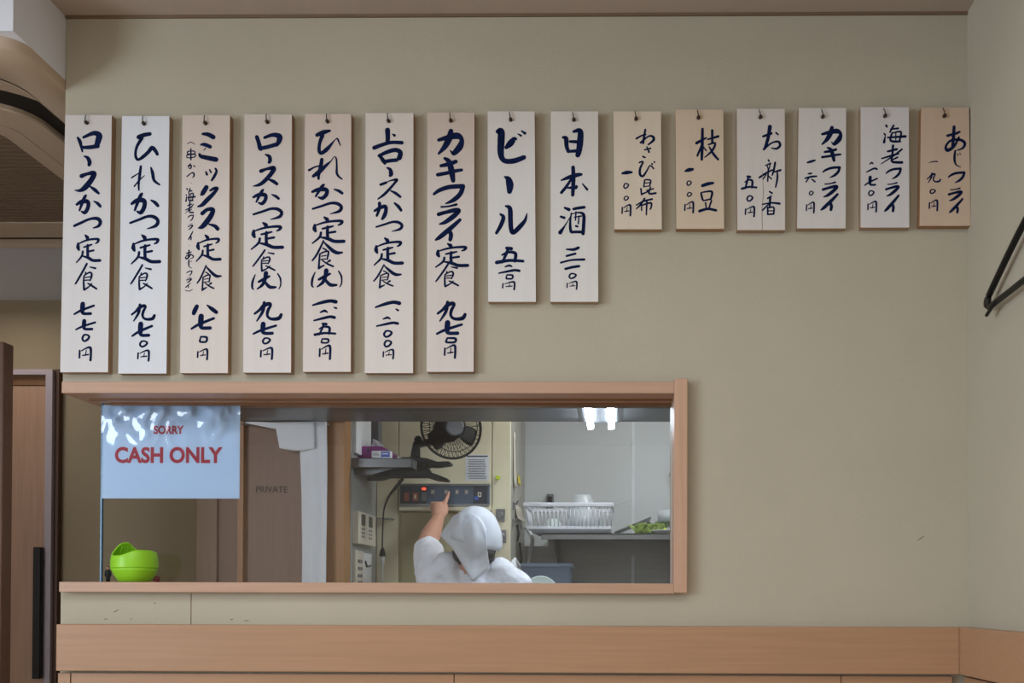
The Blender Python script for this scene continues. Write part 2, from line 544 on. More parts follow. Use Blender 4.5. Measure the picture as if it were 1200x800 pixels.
# ------------------------------------------------------------------ brush lettering
# every character is a set of brush strokes; a stroke is x y width, x y width, ...
GLYPHS = '''
ro: 165 265 18 185 300 30 205 380 14; 215 262 22 300 228 36 345 245 50 340 285 50 325 330 40; 200 345 24 260 345 32 335 335 34
rob: 135 245 36 150 290 36 165 350 40 175 368 16; 205 250 26 280 225 36 340 240 50 335 285 46 315 320 30; 170 350 36 240 335 36 315 312 36
bar: 228 425 12 262 440 32 280 480 38 275 505 32
barb: 215 408 14 250 425 32 258 460 36 250 480 30
su: 205 610 40 260 590 30 320 585 48 300 640 48 240 715 50 190 745 30 140 742 8; 285 708 16 330 740 34 365 772 22
sub: 175 565 36 230 545 26 295 538 44 270 590 40 200 665 36 150 695 28 100 705 8; 240 640 14 290 660 32 325 685 28
sud: 215 160 36 260 125 32 310 125 40 300 170 44 260 230 48 215 280 40 180 292 12; 275 258 14 330 275 32 355 300 36
ka: 160 75 24 200 50 36 245 45 40 268 60 36 262 110 36 235 150 34 205 140 16; 245 -8 22 235 5 30 215 50 30 185 130 18; 320 45 12 355 65 28 380 92 26
kaf: 105 135 22 150 110 30 200 95 36 210 130 34 195 180 36 175 210 24; 150 65 30 150 110 30 125 180 22; 290 65 18 325 95 30 350 130 26
tsu: 135 275 24 200 245 26 280 210 24 350 205 34 380 235 34 365 275 28 315 295 12
tsub: 100 250 20 180 220 24 260 190 26 320 195 32 355 230 32 335 275 30 255 303 8
tei: 238 362 16 258 385 34 255 405 18; 172 440 22 170 475 34 178 500 22; 172 445 12 235 415 18 300 400 20 360 400 24 355 425 22 335 440 12; 225 475 16 265 462 20 300 450 14; 262 455 22 260 510 26 262 560 26; 270 515 18 315 505 20; 215 515 20 205 560 20 155 620 12; 215 560 14 265 575 28 310 600 28 375 600 28
shoku: 255 630 20 215 705 20 160 800 18 145 820 12; 285 660 12 335 672 20; 225 745 12 270 715 16 295 715 18 300 745 20 285 790 12; 245 710 14 235 745 10; 235 760 12 285 752 12; 230 785 12 285 782 12; 225 745 10 225 800 18 228 868 20; 230 875 20 275 845 14 300 815 12; 265 815 14 300 835 20 345 865 18
shokub: 200 415 16 165 490 20 130 555 20 95 600 16; 200 425 12 240 465 26 290 510 34 330 528 32 375 525 18; 195 485 14 225 500 16; 165 540 14 205 520 16 245 515 18 240 560 18 235 590 12; 180 560 11 225 552 11; 175 590 11 225 585 11; 165 540 16 160 600 18 155 675 20; 160 668 24 205 645 14; 190 600 12 235 630 18 290 655 18; 225 625 8 260 600 22
nana: 215 205 44 212 260 44 220 300 30 290 302 28; 135 308 18 200 270 24 320 222 22
zero: 225 500 18 210 530 20 225 555 18 255 545 20 275 515 20 250 497 16 225 500 18
box: 205 515 16 195 555 18; 205 515 16 260 520 22 255 560 20 200 562 18
yen: 188 645 18 185 710 18; 205 648 10 255 620 16 288 620 24 292 680 22 288 735 22; 250 640 8 242 690 12; 215 690 12 270 682 14
kyu: 115 300 22 160 265 26 200 225 36 250 205 34 265 220 26 240 270 30 235 320 26 270 350 28 340 345 36 365 310 30; 205 195 30 190 280 30 135 370 14
hachi: 165 225 36 145 265 42 135 290 36; 260 215 14 305 250 36 345 280 34
dai: 120 705 10 95 770 22 90 830 20 105 850 10; 340 695 14 365 740 18 370 790 14 365 820 14 350 848 8; 155 775 24 210 745 30 260 720 20; 225 690 44 215 750 36 190 805 30 140 845 14; 215 775 24 260 825 34 320 828 22
ichi: 95 220 16 180 195 30 260 180 32 315 188 36
dot: 300 240 14 322 245 22
ni: 170 285 14 210 270 24 235 283 14; 110 360 16 190 340 24 260 325 26 305 332 28
go: 190 390 20 225 395 26; 205 390 20 190 430 22 160 495 16; 160 440 14 205 420 18 255 430 24 250 485 22; 120 495 26 210 480 22 310 485 20
kata: 130 270 30 200 250 44 300 230 60 345 265 40 330 330 60 285 385 50 265 400 30 240 370 12; 245 185 44 230 250 60 190 330 50 130 400 20
ki: 185 440 26 225 470 46 250 560 56 265 650 40; 150 510 30 220 495 40 290 470 36; 120 595 34 200 580 34 280 560 34 345 550 28
fu: 80 780 24 130 745 36 220 715 40 345 706 40; 348 708 42 325 775 42 265 832 40 190 868 14
ra: 155 95 18 220 90 18 295 72 24; 130 165 36 200 145 34 290 125 42 320 135 34 260 190 46 190 240 36 140 258 16
i: 325 220 30 260 280 40 190 340 44 135 385 38 100 408 18; 225 320 36 242 360 40 235 405 36
kushi: 85 400 8 88 375 8 140 372 8 138 400 8 86 402 8; 80 415 8 84 440 7 140 432 8 145 405 8 82 412 7; 112 345 9 112 460 10
umi: 185 95 16 190 105 12; 170 150 10 178 160 12; 170 210 18 178 170 8; 235 95 14 210 140 12; 215 120 10 265 115 14; 225 145 12 215 200 16 280 205 14; 235 145 10 285 140 14 275 200 12; 195 178 12 315 170 18; 250 150 8 250 195 8
oi: 230 230 16 225 300 14; 195 270 14 255 255 16; 155 318 10 215 300 14 265 285 14; 290 255 12 240 295 12 150 355 6; 225 305 12 225 340 16 290 345 18; 260 310 12 230 325 10
a: 175 205 16 230 190 16 250 180 12; 215 150 18 210 230 20 205 270 16; 245 215 12 215 270 16 175 295 22 165 270 14 195 235 14 250 230 16 280 250 18 270 280 14 235 295 8
ji: 220 300 12 215 350 16 225 390 10 255 405 6; 235 322 7 240 330 7; 250 317 7 255 324 7
paro: 70 310 5 105 298 6 140 312 5
parc: 55 75 5 90 85 6 125 66 5
'''
G = {}
for ln in GLYPHS.strip().splitlines():
    k, v = ln.split(':')
    G[k] = [[float(q) for q in s.split()] for s in v.split(';')]


def spline(pts, n=5):
    out = []
    m = len(pts)
    for i in range(m - 1):
        p0, p1, p2, p3 = pts[max(i - 1, 0)], pts[i], pts[i + 1], pts[min(i + 2, m - 1)]
        for k in range(n):
            t = k / n
            out.append(tuple(0.5 * (2 * b + (c - a) * t + (2 * a - 5 * b + 4 * c - d) * t * t + (3 * b - a - 3 * c + d) * t ** 3)
                             for a, b, c, d in zip(p0, p1, p2, p3)))
    out.append(pts[-1])
    return out


STROKE_N = [0]


CLASS = [None]


def stroke(mb, pts, Y):
    """one brush stroke: photo points (x, y, width) laid on the upright plane Y"""
    if isinstance(mb, dict):
        n = len(pts)
        mb = mb[CLASS[0](sum(p[0] for p in pts) / n, sum(p[1] for p in pts) / n)]
    if len(pts) == 1: pts = pts * 2
    q = spline(pts) if len(pts) > 2 else [tuple(a + (b - a) * t / 4 for a, b in zip(*pts)) for t in range(5)]
    STROKE_N[0] += 1
    Y = Y - 0.00025 - 0.00001 * (STROKE_N[0] % 17)
    L, R = [], []
    for i, (x, y, wd) in enumerate(q):
        a, b = q[max(i - 1, 0)], q[min(i + 1, len(q) - 1)]
        dx, dy = b[0] - a[0], b[1] - a[1]
        l = math.hypot(dx, dy) or 1
        h = max(wd, 0.4) / 2
        L.append((x - dy / l * h, y + dx / l * h))
        R.append((x + dy / l * h, y - dx / l * h))
    vs, fs = [], []
    for a, b in zip(L, R):
        vs += [P(*a, Y), P(*b, Y)]
    for i in range(len(q) - 1):
        fs.append((2 * i, 2 * i + 2, 2 * i + 3, 2 * i + 1))
    for (x, y, wd), sg in ((q[0], 0), (q[-1], 1)):          # rounded ends
        n = len(vs)
        h = max(wd, 0.4) / 2
        vs += [P(x + h * math.cos(t), y + h * math.sin(t), Y + (0.000002 if sg else 0.000004)) for t in [k * math.pi / 5 for k in range(10)]]
        fs.append(list(range(n, n + 10)))
    mb.add(vs, fs)


def put(mb, key, x0, y0, x1, y1, Y, wk=1.0):
    g = G[key]
    xs = [v for s in g for v in s[0::3]]
    ys = [v for s in g for v in s[1::3]]
    ax, bx, ay, by = min(xs), max(xs), min(ys), max(ys)
    sx = (x1 - x0) / max(bx - ax, 1)
    sy = (y1 - y0) / max(by - ay, 1)
    sw = math.sqrt(abs(sx * sy)) * wk if by - ay > 30 and bx - ax > 30 else sx * wk
    for s in g:
        stroke(mb, [(x0 + (s[i] - ax) * sx, y0 + (s[i + 1] - ay) * sy, s[i + 2] * sw) for i in range(0, len(s), 3)], Y)


def trace(mb, ox, oy, sc, txt, Y):
    for s in txt.split(';'):
        v = [float(q) for q in s.split()]
        stroke(mb, [(ox + v[i] / sc, oy + v[i + 1] / sc, v[i + 2] / sc) for i in range(0, len(v), 3)], Y)


# plaque: corners in the photograph (top left x, top right x, bottom left x, bottom right x, top y, bottom y), hook point,
# wood tint, writing: placed characters and traced ones
PLAQUES = [
 dict(c=(76.5, 131, 70.5, 126.5, 135, 436), hook=(102, 144), tint=(226, 222, 220),
      label='long wooden menu plaque at the far left end of the wall, priced 七七〇円',
      put=[('ro', 91, 156, 116, 177.5), ('bar', 98.5, 183, 105, 193), ('su', 87.5, 203, 115.6, 226.5), ('ka', 90, 229, 117.5, 249),
           ('tsu', 87, 256, 117.5, 267), ('tei', 89.5, 275.5, 117, 307.5), ('shoku', 88, 309, 113, 339.5), ('nana', 87, 356, 110, 368),
           ('nana', 89, 376, 111.5, 386), ('zero', 96.5, 392, 104.5, 399.5), ('yen', 93, 407.5, 106.5, 422)]),
 dict(c=(143, 198.5, 138.5, 195, 136, 437.5), hook=(169, 145), tint=(230, 232, 236),
      label='pale bluish wooden menu plaque, second from the left, reading ひれかつ定食 九七〇円',
      tr=[(140, 130, 8, '180 245 44 230 225 40 285 215 36; 210 255 34 165 330 28 150 400 26 160 445 28 180 455 26 220 430 34 270 385 36 305 345 40 335 370 36 355 405 30; 200 520 24 190 600 28 180 680 22 182 740 16; 115 625 16 165 592 12 195 580 10; 140 705 16 185 650 14 235 605 8; 295 530 16 310 580 32 325 650 28 375 690 18'),
          ],
      put=[('ka', 154.5, 227, 185, 249), ('tsub', 152.5, 253.5, 185, 268), ('tei', 154, 275.5, 187, 309), ('shoku', 153, 310.5, 178, 339),
           ('kyu', 154.5, 357, 181, 376), ('nana', 155, 379.5, 178, 393.5), ('zero', 164, 399.5, 172.5, 406), ('yen', 161.5, 411, 174.5, 422.5)]),
 dict(c=(214, 269.5, 211, 267, 135, 437), hook=(241, 144.5), tint=(228, 217, 208),
      label='wooden menu plaque with a second column of small writing, priced 八七〇円',
      tr=[(210, 130, 8, '220 215 24 270 220 40 320 245 44; 205 315 20 240 315 36 290 335 36; 245 350 12 230 370 6; 190 405 24 205 425 36 270 440 44 345 455 46; 250 570 16 260 595 24; 285 550 14 298 575 18; 340 540 20 350 565 24 330 610 28 305 650 20; 255 715 44 220 770 44 205 785 20; 290 745 20 330 725 30 360 725 24 320 775 36 260 835 44 215 880 36 175 895 16'),],
      put=[('sud', 232.5, 245.5, 255, 268), ('tei', 230, 275.5, 258, 306), ('shokub', 231, 311, 259, 340), ('hachi', 227, 357.5, 253.5, 367),
           ('nana', 224.5, 370.5, 250.5, 385), ('box', 234, 394.5, 242, 400.5), ('yen', 231.5, 409.5, 243, 421),
           ('paro', 219.5, 166.5, 228, 169), ('kushi', 219, 174, 228.5, 187), ('ka', 220, 191.5, 228.5, 197.5, 0.9), ('tsu', 219, 202.5, 227.5, 208, 0.9),
           ('dot', 223.5, 214, 224.5, 215, .3), ('umi', 218, 221, 228.5, 235.5, 0.9), ('oi', 217, 236.5, 226.5, 250, 0.9), ('fu', 220, 252, 226.5, 259, 0.8), ('ra', 220.5, 262, 226, 269, 0.8),
           ('i', 220.5, 271, 226, 281, 0.8), ('dot', 221.5, 287, 222.5, 288, .3), ('a', 217.5, 293, 226.5, 303, 0.9), ('ji', 221, 304, 224.5, 314, 0.9), ('fu', 218.5, 317.5, 225, 323, 0.8),
           ('ra', 218.5, 325, 224.5, 331, 0.8), ('i', 217, 331.5, 223, 337, 0.8), ('parc', 217, 339, 225.5, 341)]),
 dict(c=(286.5, 342, 285, 341, 134, 436.5), hook=(313.5, 143), tint=(228, 220, 214),
      label='wooden menu plaque fourth from the left, reading ロースかつ定食(大) 九七〇円',
      put=[('rob', 301, 158, 327.5, 176), ('barb', 311, 181, 316.5, 190), ('sub', 296.5, 197, 324.5, 218), ('ka', 297, 222.5, 326.5, 238.5),
           ('tsub', 297, 244.5, 330, 257), ('tei', 294.5, 261, 331, 292), ('shoku', 296, 293, 322, 317.5), ('dai', 295.5, 320, 329, 339),
           ('kyu', 298.5, 354.5, 329.5, 376), ('nana', 297, 379.5, 323.5, 391), ('zero', 308, 396, 316.5, 402.5), ('yen', 305.5, 408, 319, 420.5)]),
 dict(c=(357.5, 411.5, 355, 411, 133.5, 435.5), hook=(384, 142.5), tint=(228, 216, 208),
      label='wooden menu plaque fifth from the left, reading ひれかつ定食(大) 一、二五〇円',
      tr=[(354, 130, 8, '140 225 36 200 200 44 260 185 24; 190 230 40 165 300 32 160 370 34 180 395 34 230 360 40 275 310 24 310 270 10 330 260 18 345 290 16 360 325 10; 185 455 34 175 520 38 155 600 30 155 635 24; 65 555 24 120 525 16 165 515 16; 105 610 30 160 570 44 230 505 28 270 470 12 300 430 8 320 445 16 325 520 18 325 580 24 345 615 20 375 638 14')],
      put=[('ka', 366, 216.5, 401, 232), ('tsub', 366.5, 238, 400, 250.5), ('tei', 366, 254.5, 403, 285), ('shokub', 366, 282, 401, 314.5),
           ('dai', 365.5, 317, 400.5, 336.5), ('ichi', 366.5, 352.5, 393.5, 357.5), ('dot', 391.5, 360, 394, 361), ('ni', 368, 364, 392, 375.5),
           ('go', 369, 379, 393, 392), ('box', 376.5, 397, 384.5, 401.5), ('yen', 374.5, 405.5, 387, 420.5)]),
 dict(c=(428.5, 484.5, 427.5, 484, 132.5, 437), hook=(455.5, 142), tint=(228, 220, 212),
      label='wooden menu plaque sixth from the left, reading 上ロースかつ定食 一、二〇〇円',
      tr=[(426, 130, 8, '225 180 50 228 240 44 225 300 40; 272 218 12 290 228 28; 100 345 40 180 315 36 260 295 34 360 297 36; 145 420 30 220 385 38 300 365 42 345 390 46 335 440 48; 150 415 30 185 465 40 200 490 30; 195 475 36 255 465 36 310 460 36; 222 532 18 250 550 34 258 590 42 250 605 30; 160 690 26 210 672 26; 205 672 10 260 650 14 310 645 30 300 665 24 240 735 26 190 785 26 135 825 14; 255 748 14 300 770 28 345 805 24')],
      put=[('kaf', 439, 238, 470, 256.5), ('tsub', 441, 260, 471, 271), ('tei', 438.5, 279, 471.5, 310.5), ('shokub', 438, 310, 470, 337),
           ('ichi', 440, 354, 468, 360, .9), ('dot', 464, 362, 466.5, 363.5), ('ni', 441.5, 372, 466, 382), ('zero', 450, 387.5, 459, 394.5),
           ('zero', 450.5, 399, 458.5, 406), ('yen', 449, 410, 461, 420)]),
 dict(c=(501, 556, 500, 555, 132, 435.5), hook=(528.5, 141.5), tint=(224, 213, 205),
      label='wooden menu plaque with a warm tan top, last of the seven long ones, reading カキフライ定食',
      put=[('kata', 514, 153.5, 541, 180), ('ki', 513, 185.5, 541, 211.5), ('fu', 508.5, 218, 542.5, 238.5), ('ra', 514, 239.5, 538, 262.5), ('i', 510.5, 257.5, 539, 281),
           ('tei', 510.5, 285.5, 548, 313), ('shoku', 510.5, 309.5, 537, 335.5), ('kyu', 513, 354, 545, 376), ('nana', 512, 378, 541, 391),
           ('box', 522.5, 396, 533.5, 401), ('yen', 521, 405, 533.5, 419)]),
 dict(c=(571.5, 626.5, 572, 628, 130.5, 353.5), hook=(598.5, 140.5), tint=(230, 226, 222),
      label='mid-length white wooden plaque reading ビール, the left one of the two mid-length plaques',
      tr=[(570, 130, 7.27, '100 175 44 125 175 60 125 260 62 122 350 56 135 405 46 170 428 44 240 424 46 320 395 40; 170 310 34 205 275 56 235 240 40 250 238 26; 268 195 10 295 210 20; 300 170 14 328 190 26; 155 560 14 185 580 50 200 630 64 197 685 44'),
          (570, 240, 7.27, '120 80 20 145 105 34 125 170 36 85 240 26; 165 10 18 200 30 40 205 120 42 210 200 40 230 235 40 290 180 40 330 130 28 345 75 10')],
      put=[('go', 582, 290.5, 613, 307.5), ('ni', 584.5, 311, 608.5, 320), ('box', 593, 322, 600.5, 326.5), ('yen', 589, 330.5, 603, 339)]),
 dict(c=(645.5, 701, 645, 701, 130.5, 353.5), hook=(672.5, 140.5), tint=(230, 226, 220),
      label='mid-length white wooden plaque reading 日本酒, the right one of the two mid-length plaques',
      tr=[(642, 130, 7.27, '130 225 24 155 235 40 160 300 36 175 345 30; 220 175 24 275 170 46 275 260 56 265 340 50 255 375 44; 190 260 24 240 262 30; 170 345 24 240 340 30; 215 480 32 218 580 36 212 715 30; 115 590 14 180 565 34 250 545 36 285 540 24; 205 570 20 160 640 26 115 695 26; 165 655 14 235 650 34 245 640 20; 295 620 12 335 668 22'),
          (642, 240, 7.27, '145 25 20 180 40 30; 110 100 20 140 110 24; 105 235 36 150 170 12 210 70 6; 220 35 24 250 28 26 310 20 26; 200 70 12 190 150 20 195 220 26 210 238 16; 215 75 10 265 65 16 305 85 28 305 170 30 300 245 30; 210 230 24 290 230 26; 240 60 14 235 130 12; 225 105 10 285 95 14; 265 95 12 260 160 14; 240 180 20 255 185 16; 160 378 14 220 380 26 260 365 26; 160 435 20 235 415 20; 110 492 18 200 470 18 310 465 22; 150 545 22 210 530 24 265 522 24')],
      put=[('zero', 667, 320.5, 675, 326), ('yen', 664.5, 330, 676, 338.5)]),
 dict(c=(719, 774.5, 720, 775.5, 130.5, 268.5), hook=(745.5, 139.5), tint=(214, 202, 186),
      label='short tan plaque reading わさび昆布, the leftmost of the six short plaques',
      tr=[(716, 130, 5.714, '230 125 14 222 170 16 215 215 16; 170 185 14 205 165 12 232 158 12; 198 212 14 250 170 12 280 172 18 285 195 18 250 225 12; 225 260 10 265 250 12; 240 240 10 255 275 14; 215 305 14 230 312 10; 190 345 12 215 340 12 195 385 16 195 425 18 215 435 16 240 400 12 262 365 10 285 385 12; 273 353 11 277 357 11; 289 340 11 292 344 11; 225 465 12 220 508 10; 230 460 10 265 465 12 258 503 10; 228 482 8 260 480 8; 225 505 8 255 503 8; 200 520 12 205 560 12; 205 558 12 245 540 10; 265 510 10 255 552 14 300 550 14; 240 532 10 285 520 10; 170 630 10 215 605 12 275 590 14; 225 585 12 200 625 14 170 655 8; 205 640 10 205 665 10; 205 632 10 265 615 14 270 640 12 262 658 10; 240 600 14 237 695 10; 75 418 14 105 412 26 138 410 16')],
      put=[('zero', 731, 215, 736.5, 220.5), ('zero', 731.5, 230, 736.5, 234.5), ('yen', 729, 240.5, 739, 252.5)]),
 dict(c=(791.5, 847.5, 792.5, 848.5, 128.5, 268), hook=(818.5, 138), tint=(206, 190, 170),
      label='short tan plaque reading 枝豆, second from the left of the short plaques',
      tr=[(790, 130, 5.714, '190 120 18 188 220 22 185 325 18; 150 215 20 185 195 18 215 180 12; 185 230 16 155 300 14; 195 240 10 215 265 10; 255 130 18 255 210 16; 225 190 12 295 170 18; 230 225 12 275 215 14 255 265 16 205 310 8; 235 240 10 265 290 18 295 325 14; 190 500 22 225 488 24 260 482 18; 180 550 14 190 590 14 195 600 10; 185 545 10 240 537 14 255 548 16 245 590 14; 195 600 10 245 590 12; 210 615 12 215 645 10; 250 600 12 235 645 12; 170 670 20 225 655 18 280 665 18; 75 402 14 100 394 26 125 390 18')],
      put=[('zero', 805, 212, 810, 217), ('zero', 805.5, 225.5, 810.5, 230), ('yen', 802.5, 237, 812.5, 249)]),
 dict(c=(863.5, 919.5, 864, 920, 127.5, 269.5), hook=(891, 137.5), tint=(222, 214, 206),
      label='short pale plaque with a dark vertical crack at its middle, reading お新香',
      tr=[(862, 130, 5.714, '230 105 28 220 170 24 200 240 20 188 258 14; 185 170 16 240 150 18; 190 255 16 240 215 12 285 205 16 298 230 18 275 252 16 240 248 8; 270 145 12 285 158 12; 220 328 12 224 336 12; 200 365 8 235 350 12; 212 365 9 216 382 9; 232 355 9 225 385 9; 160 445 14 205 415 14 245 395 12; 220 385 12 215 470 10; 205 425 9 185 455 9; 215 430 9 240 455 10; 265 345 14 255 400 14 245 430 10; 260 408 10 300 396 16; 278 400 10 280 450 14 268 510 10; 228 540 12 245 550 12; 180 625 10 240 615 12 295 620 16; 215 585 12 240 568 10; 232 580 16 228 640 14; 225 620 10 180 665 12; 215 645 12 215 690 12; 215 650 10 255 645 12 255 690 12; 215 668 8 250 668 8; 215 692 12 250 690 12'),
          ],
      put=[('go', 869.5, 206.5, 886.5, 221), ('zero', 875.5, 229.5, 882, 235.5), ('yen', 873.5, 242.5, 884, 253.5)]),
 dict(c=(936, 991.5, 934, 991, 126.5, 267.5), hook=(964, 137), tint=(224, 218, 212),
      label='short pale plaque reading カキフライ 一六〇円, fourth of the short plaques',
      tr=[(934, 130, 5.714, '75 420 10 95 418 14; 55 450 12 95 440 14 130 437 12; 80 447 10 60 475 10; 100 457 10 120 473 12; 70 345 12 95 338 18 120 330 12')],
      put=[('kata', 963.5, 149.5, 985, 169), ('ki', 963.5, 173, 985, 188), ('fu', 964.5, 196, 984, 208), ('ra', 964.5, 213.5, 981, 230.5), ('i', 962, 227.5, 981.5, 246),
           ('zero', 948.5, 224, 953, 228.5), ('yen', 945, 237.5, 954, 249)]),
 dict(c=(1008.5, 1065, 1008.5, 1065.5, 125.5, 266.5), hook=(1037, 136), tint=(224, 218, 216),
      label='short pale plaque reading 海老フライ 二七〇円, second from the right end',
      put=[('umi', 1036, 147, 1061, 166.5), ('oi', 1032.5, 170.5, 1057, 192), ('fu', 1038.5, 197.5, 1055.5, 209.5), ('ra', 1038.5, 214, 1053, 229.5), ('i', 1036.5, 229, 1053, 247.5),
           ('ni', 1015.5, 190.5, 1027.5, 201.5), ('nana', 1013.5, 207.5, 1028, 217), ('zero', 1018, 223.5, 1024, 229), ('yen', 1017, 236.5, 1027, 248)]),
 dict(c=(1079.5, 1135.5, 1077.5, 1137.5, 126, 264.5), hook=(1106.5, 136), tint=(200, 178, 158),
      label='short tan plaque at the far right end by the corner, reading あじフライ',
      put=[('a', 1108.5, 148.5, 1130.5, 176), ('ji', 1118.5, 176.5, 1125.5, 195.5), ('fu', 1111.5, 202, 1130, 214), ('ra', 1112, 220.5, 1127, 235), ('i', 1112.5, 233, 1128, 249),
           ('ichi', 1088.5, 189, 1098.5, 190.5), ('kyu', 1086.5, 203, 1102, 214), ('zero', 1090, 222, 1096, 226.5), ('yen', 1089, 235, 1098.5, 246.5)]),
]
PF = D - 0.022       # front of the plaques
for i, p in enumerate(PLAQUES):
    a, b, c, d, t, u = p['c']
    base = P((c + d) / 2, u, PF + 0.01)
    root = empty('menu_plaque', base, p['label'], 'menu plaque', 'menu plaques on the wall')
    hx, hy = p['hook']
    # board with a round hole near its top
    q = [P(a, t, PF), P(b, t, PF), P(d, u, PF), P(c, u, PF)]
    hc = P(hx, hy, PF)
    n = 16
    r = 0.0046
    ring = [hc + Vector((r * math.cos(2 * math.pi * k / n + math.pi / n), 0, r * math.sin(2 * math.pi * k / n + math.pi / n))) for k in range(n)]
    th = Vector((0, 0.0205, 0))
    mb = MB()
    vs = q + ring
    vs = vs + [v + th for v in vs]
    m = len(q) + n
    fs = []
    # front: quadrants between the ring and the outline (corner order: right top, left top, left bottom, right bottom)
    corner = [1, 0, 3, 2]
    for s, off in ((0, 0), (1, m)):
        for k in range(4):
            idx = [4 + (k * 4 + j) % n for j in range(5)]
            f = [corner[k] + off] + [x + off for x in idx]
            fs.append(f if s == 0 else f[::-1])
            nxt = corner[(k + 1) % 4] + off
            g = [corner[k] + off, idx[-1] + off, nxt]
            # triangle from ring's last point of this quadrant to the two corners
            fs.append(g if s == 0 else g[::-1])
    for k in range(4):
        fs.append((k, (k + 1) % 4, (k + 1) % 4 + m, k + m))
    for k in range(n):
        fs.append((4 + k, 4 + (k + 1) % n, 4 + (k + 1) % n + m, 4 + k + m))
    mb.add(vs, fs)
    bo = mb.build('board', 'plaque', root)
    bo.data.materials.append(M['plaque_end_shade'])
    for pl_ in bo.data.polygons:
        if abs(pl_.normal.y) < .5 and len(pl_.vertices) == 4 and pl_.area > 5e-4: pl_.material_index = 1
    tint = srgb([v * .945 + (0, 3, 8)[q] for q, v in enumerate(p['tint'])] if p['tint'][2] > 195 else p['tint'])
    bo.color = (*tint, [.35, .05, .55, .6, .6, .3, .75, .35, .35, .2, .2, .15, .1, .1, .2][i])
    if 'crack' in p['label']:
        mb = MB()
        stroke(mb, [(893, 200, 0.3), (894.5, 225, 0.6), (893, 247, 0.6), (893.5, 269, 0.5)], PF)
        tag(mb.build('crack', 'crack', root), 'thin dark crack in the wood')
    mb = {'name_lettering': MB(), 'price_lettering': MB(), 'small_lettering': MB()}
    if u - t > 250: CLASS[0] = lambda x, y, i=i: 'small_lettering' if i == 2 and x < 229.2 and y < 345 else ('price_lettering' if y > 350 else 'name_lettering')
    elif u - t > 200: CLASS[0] = lambda x, y: 'price_lettering' if y > 288 else 'name_lettering'
    else: CLASS[0] = lambda x, y, m_=(a + b) / 2 + (1 if i != 14 else 0): 'price_lettering' if x < m_ else 'name_lettering'
    for q_ in p.get('tr', []): trace(mb, *q_, PF)
    for q_ in p['put']: put(mb, *q_[:5], PF, (q_[5] if len(q_) > 5 else 1) * (1.35 if i == 2 and q_[1] < 229 and q_[2] < 345 else 1.05))
    for nm, part in mb.items():
        if part.v: part.build(nm, 'ink', root, fix=False)
    # the hook the plaque hangs from
    mb = MB()
    top = P(hx - 1.3, hy - 9.5, PF - 0.004)
    mb.tube([Vector((hc.x, D, hc.z)), Vector((hc.x, PF - 0.004, hc.z - 0.0005))], 0.0022, 8)
    mb.ball((hc.x, PF - 0.005, hc.z - 0.0005), 0.0043, 12, 8)
    mb.tube([Vector((hc.x, PF - 0.005, hc.z)), Vector((hc.x - 0.001, PF - 0.007, hc.z + 0.006)), Vector((top.x, PF - 0.006, top.z - 0.004)), top], [0.0014, 0.0012, 0.0011, 0.0009], 8)
    hk = mb.build('wall_hook', 'hook', smooth=True)
    nm = p['label']
    key = [s for s in nm.replace(',', ' ').split() if any(ord(ch) > 0x2fff for ch in s)]
    tag(hk, 'small bronze wall hook in the hole of the %s plaque' % ' '.join(key), 'hook', 'hooks holding the menu plaques')

# ------------------------------------------------------------------ air conditioner in the bulkhead
def rrect(x0, x1, y0, y1, r, z, n=8):
    pts = []
    for cx, cy, a0 in ((x1 - r, y1 - r, 0), (x0 + r, y1 - r, 90), (x0 + r, y0 + r, 180), (x1 - r, y0 + r, 270)):
        for k in range(n + 1):
            a = math.radians(a0 + 90 * k / n)
            pts.append(Vector((cx + r * math.cos(a), cy + r * math.sin(a), z)))
    return pts


def rings_mb(rings):
    n = len(rings[0])
    vs = [p for r in rings for p in r]
    fs = []
    for i in range(len(rings) - 1):
        for k in range(n):
            k2 = (k + 1) % n
            fs.append((i * n + k, i * n + k2, (i + 1) * n + k2, (i + 1) * n + k))
    return MB().add(vs, fs)


AX1, AX0, AY0, AY1 = -1.318, -2.62, 2.205, 3.49
AZ = EYE + 1.198
ac = empty('air_conditioner', ((AX0 + AX1) / 2, (AY0 + AY1) / 2, AZ), 'beige ceiling cassette air conditioner with a curved black slot under the bulkhead', 'air conditioner')


def off(d, z, r): return rrect(AX0 + d, AX1 - d, AY0 + d * 1.0, AY1 - d * 0.6, r, z)


rings_mb([off(0, SZ, .06), off(0, AZ + .006, .06), off(0.004, AZ, .06), off(0.075, AZ - 0.012, .11), off(0.08, AZ + 0.004, .12)]).build('panel', 'acbeige', ac, smooth=True)
SL0, SL1, SLF = 0.079, 0.128, 0.14      # slot, then the inner panel
sl_o = rrect(AX0 + .07, AX1 - .07, AY0 + .17, AY1 - .08, .17, AZ + 0.003)
sl_i = rrect(AX0 + .135, AX1 - .135, AY0 + .235, AY1 - .135, .13, AZ + 0.002)
rings_mb([off(0.078, AZ - 0.0115, .115), sl_o]).build('face', 'acbeige', ac)
rings_mb([sl_o, sl_i]).build('slot', 'acdark', ac)
gr = lambda d, z, r: rrect(AX0 + .135 + d, AX1 - .135 - d, AY0 + .235 + d, AY1 - .135 - d, r, z)
rings_mb([gr(0, AZ + 0.03, .13), gr(0, AZ - 0.008, .13), gr(0.004, AZ - 0.012, .125), gr(0.083, AZ - 0.012, .08), gr(0.083, AZ - 0.008, .08),
          gr(0.085, AZ - 0.008, .08), gr(0.085, AZ - 0.012, .08), gr(0.135, AZ - 0.012, .05), gr(0.135, AZ + 0.003, .05)]).build('inner_panel', 'acbeige', ac)
mb = MB()
ix0, ix1, iy0, iy1 = AX0 + .27, AX1 - .27, AY0 + .37, AY1 - .27
y = iy0
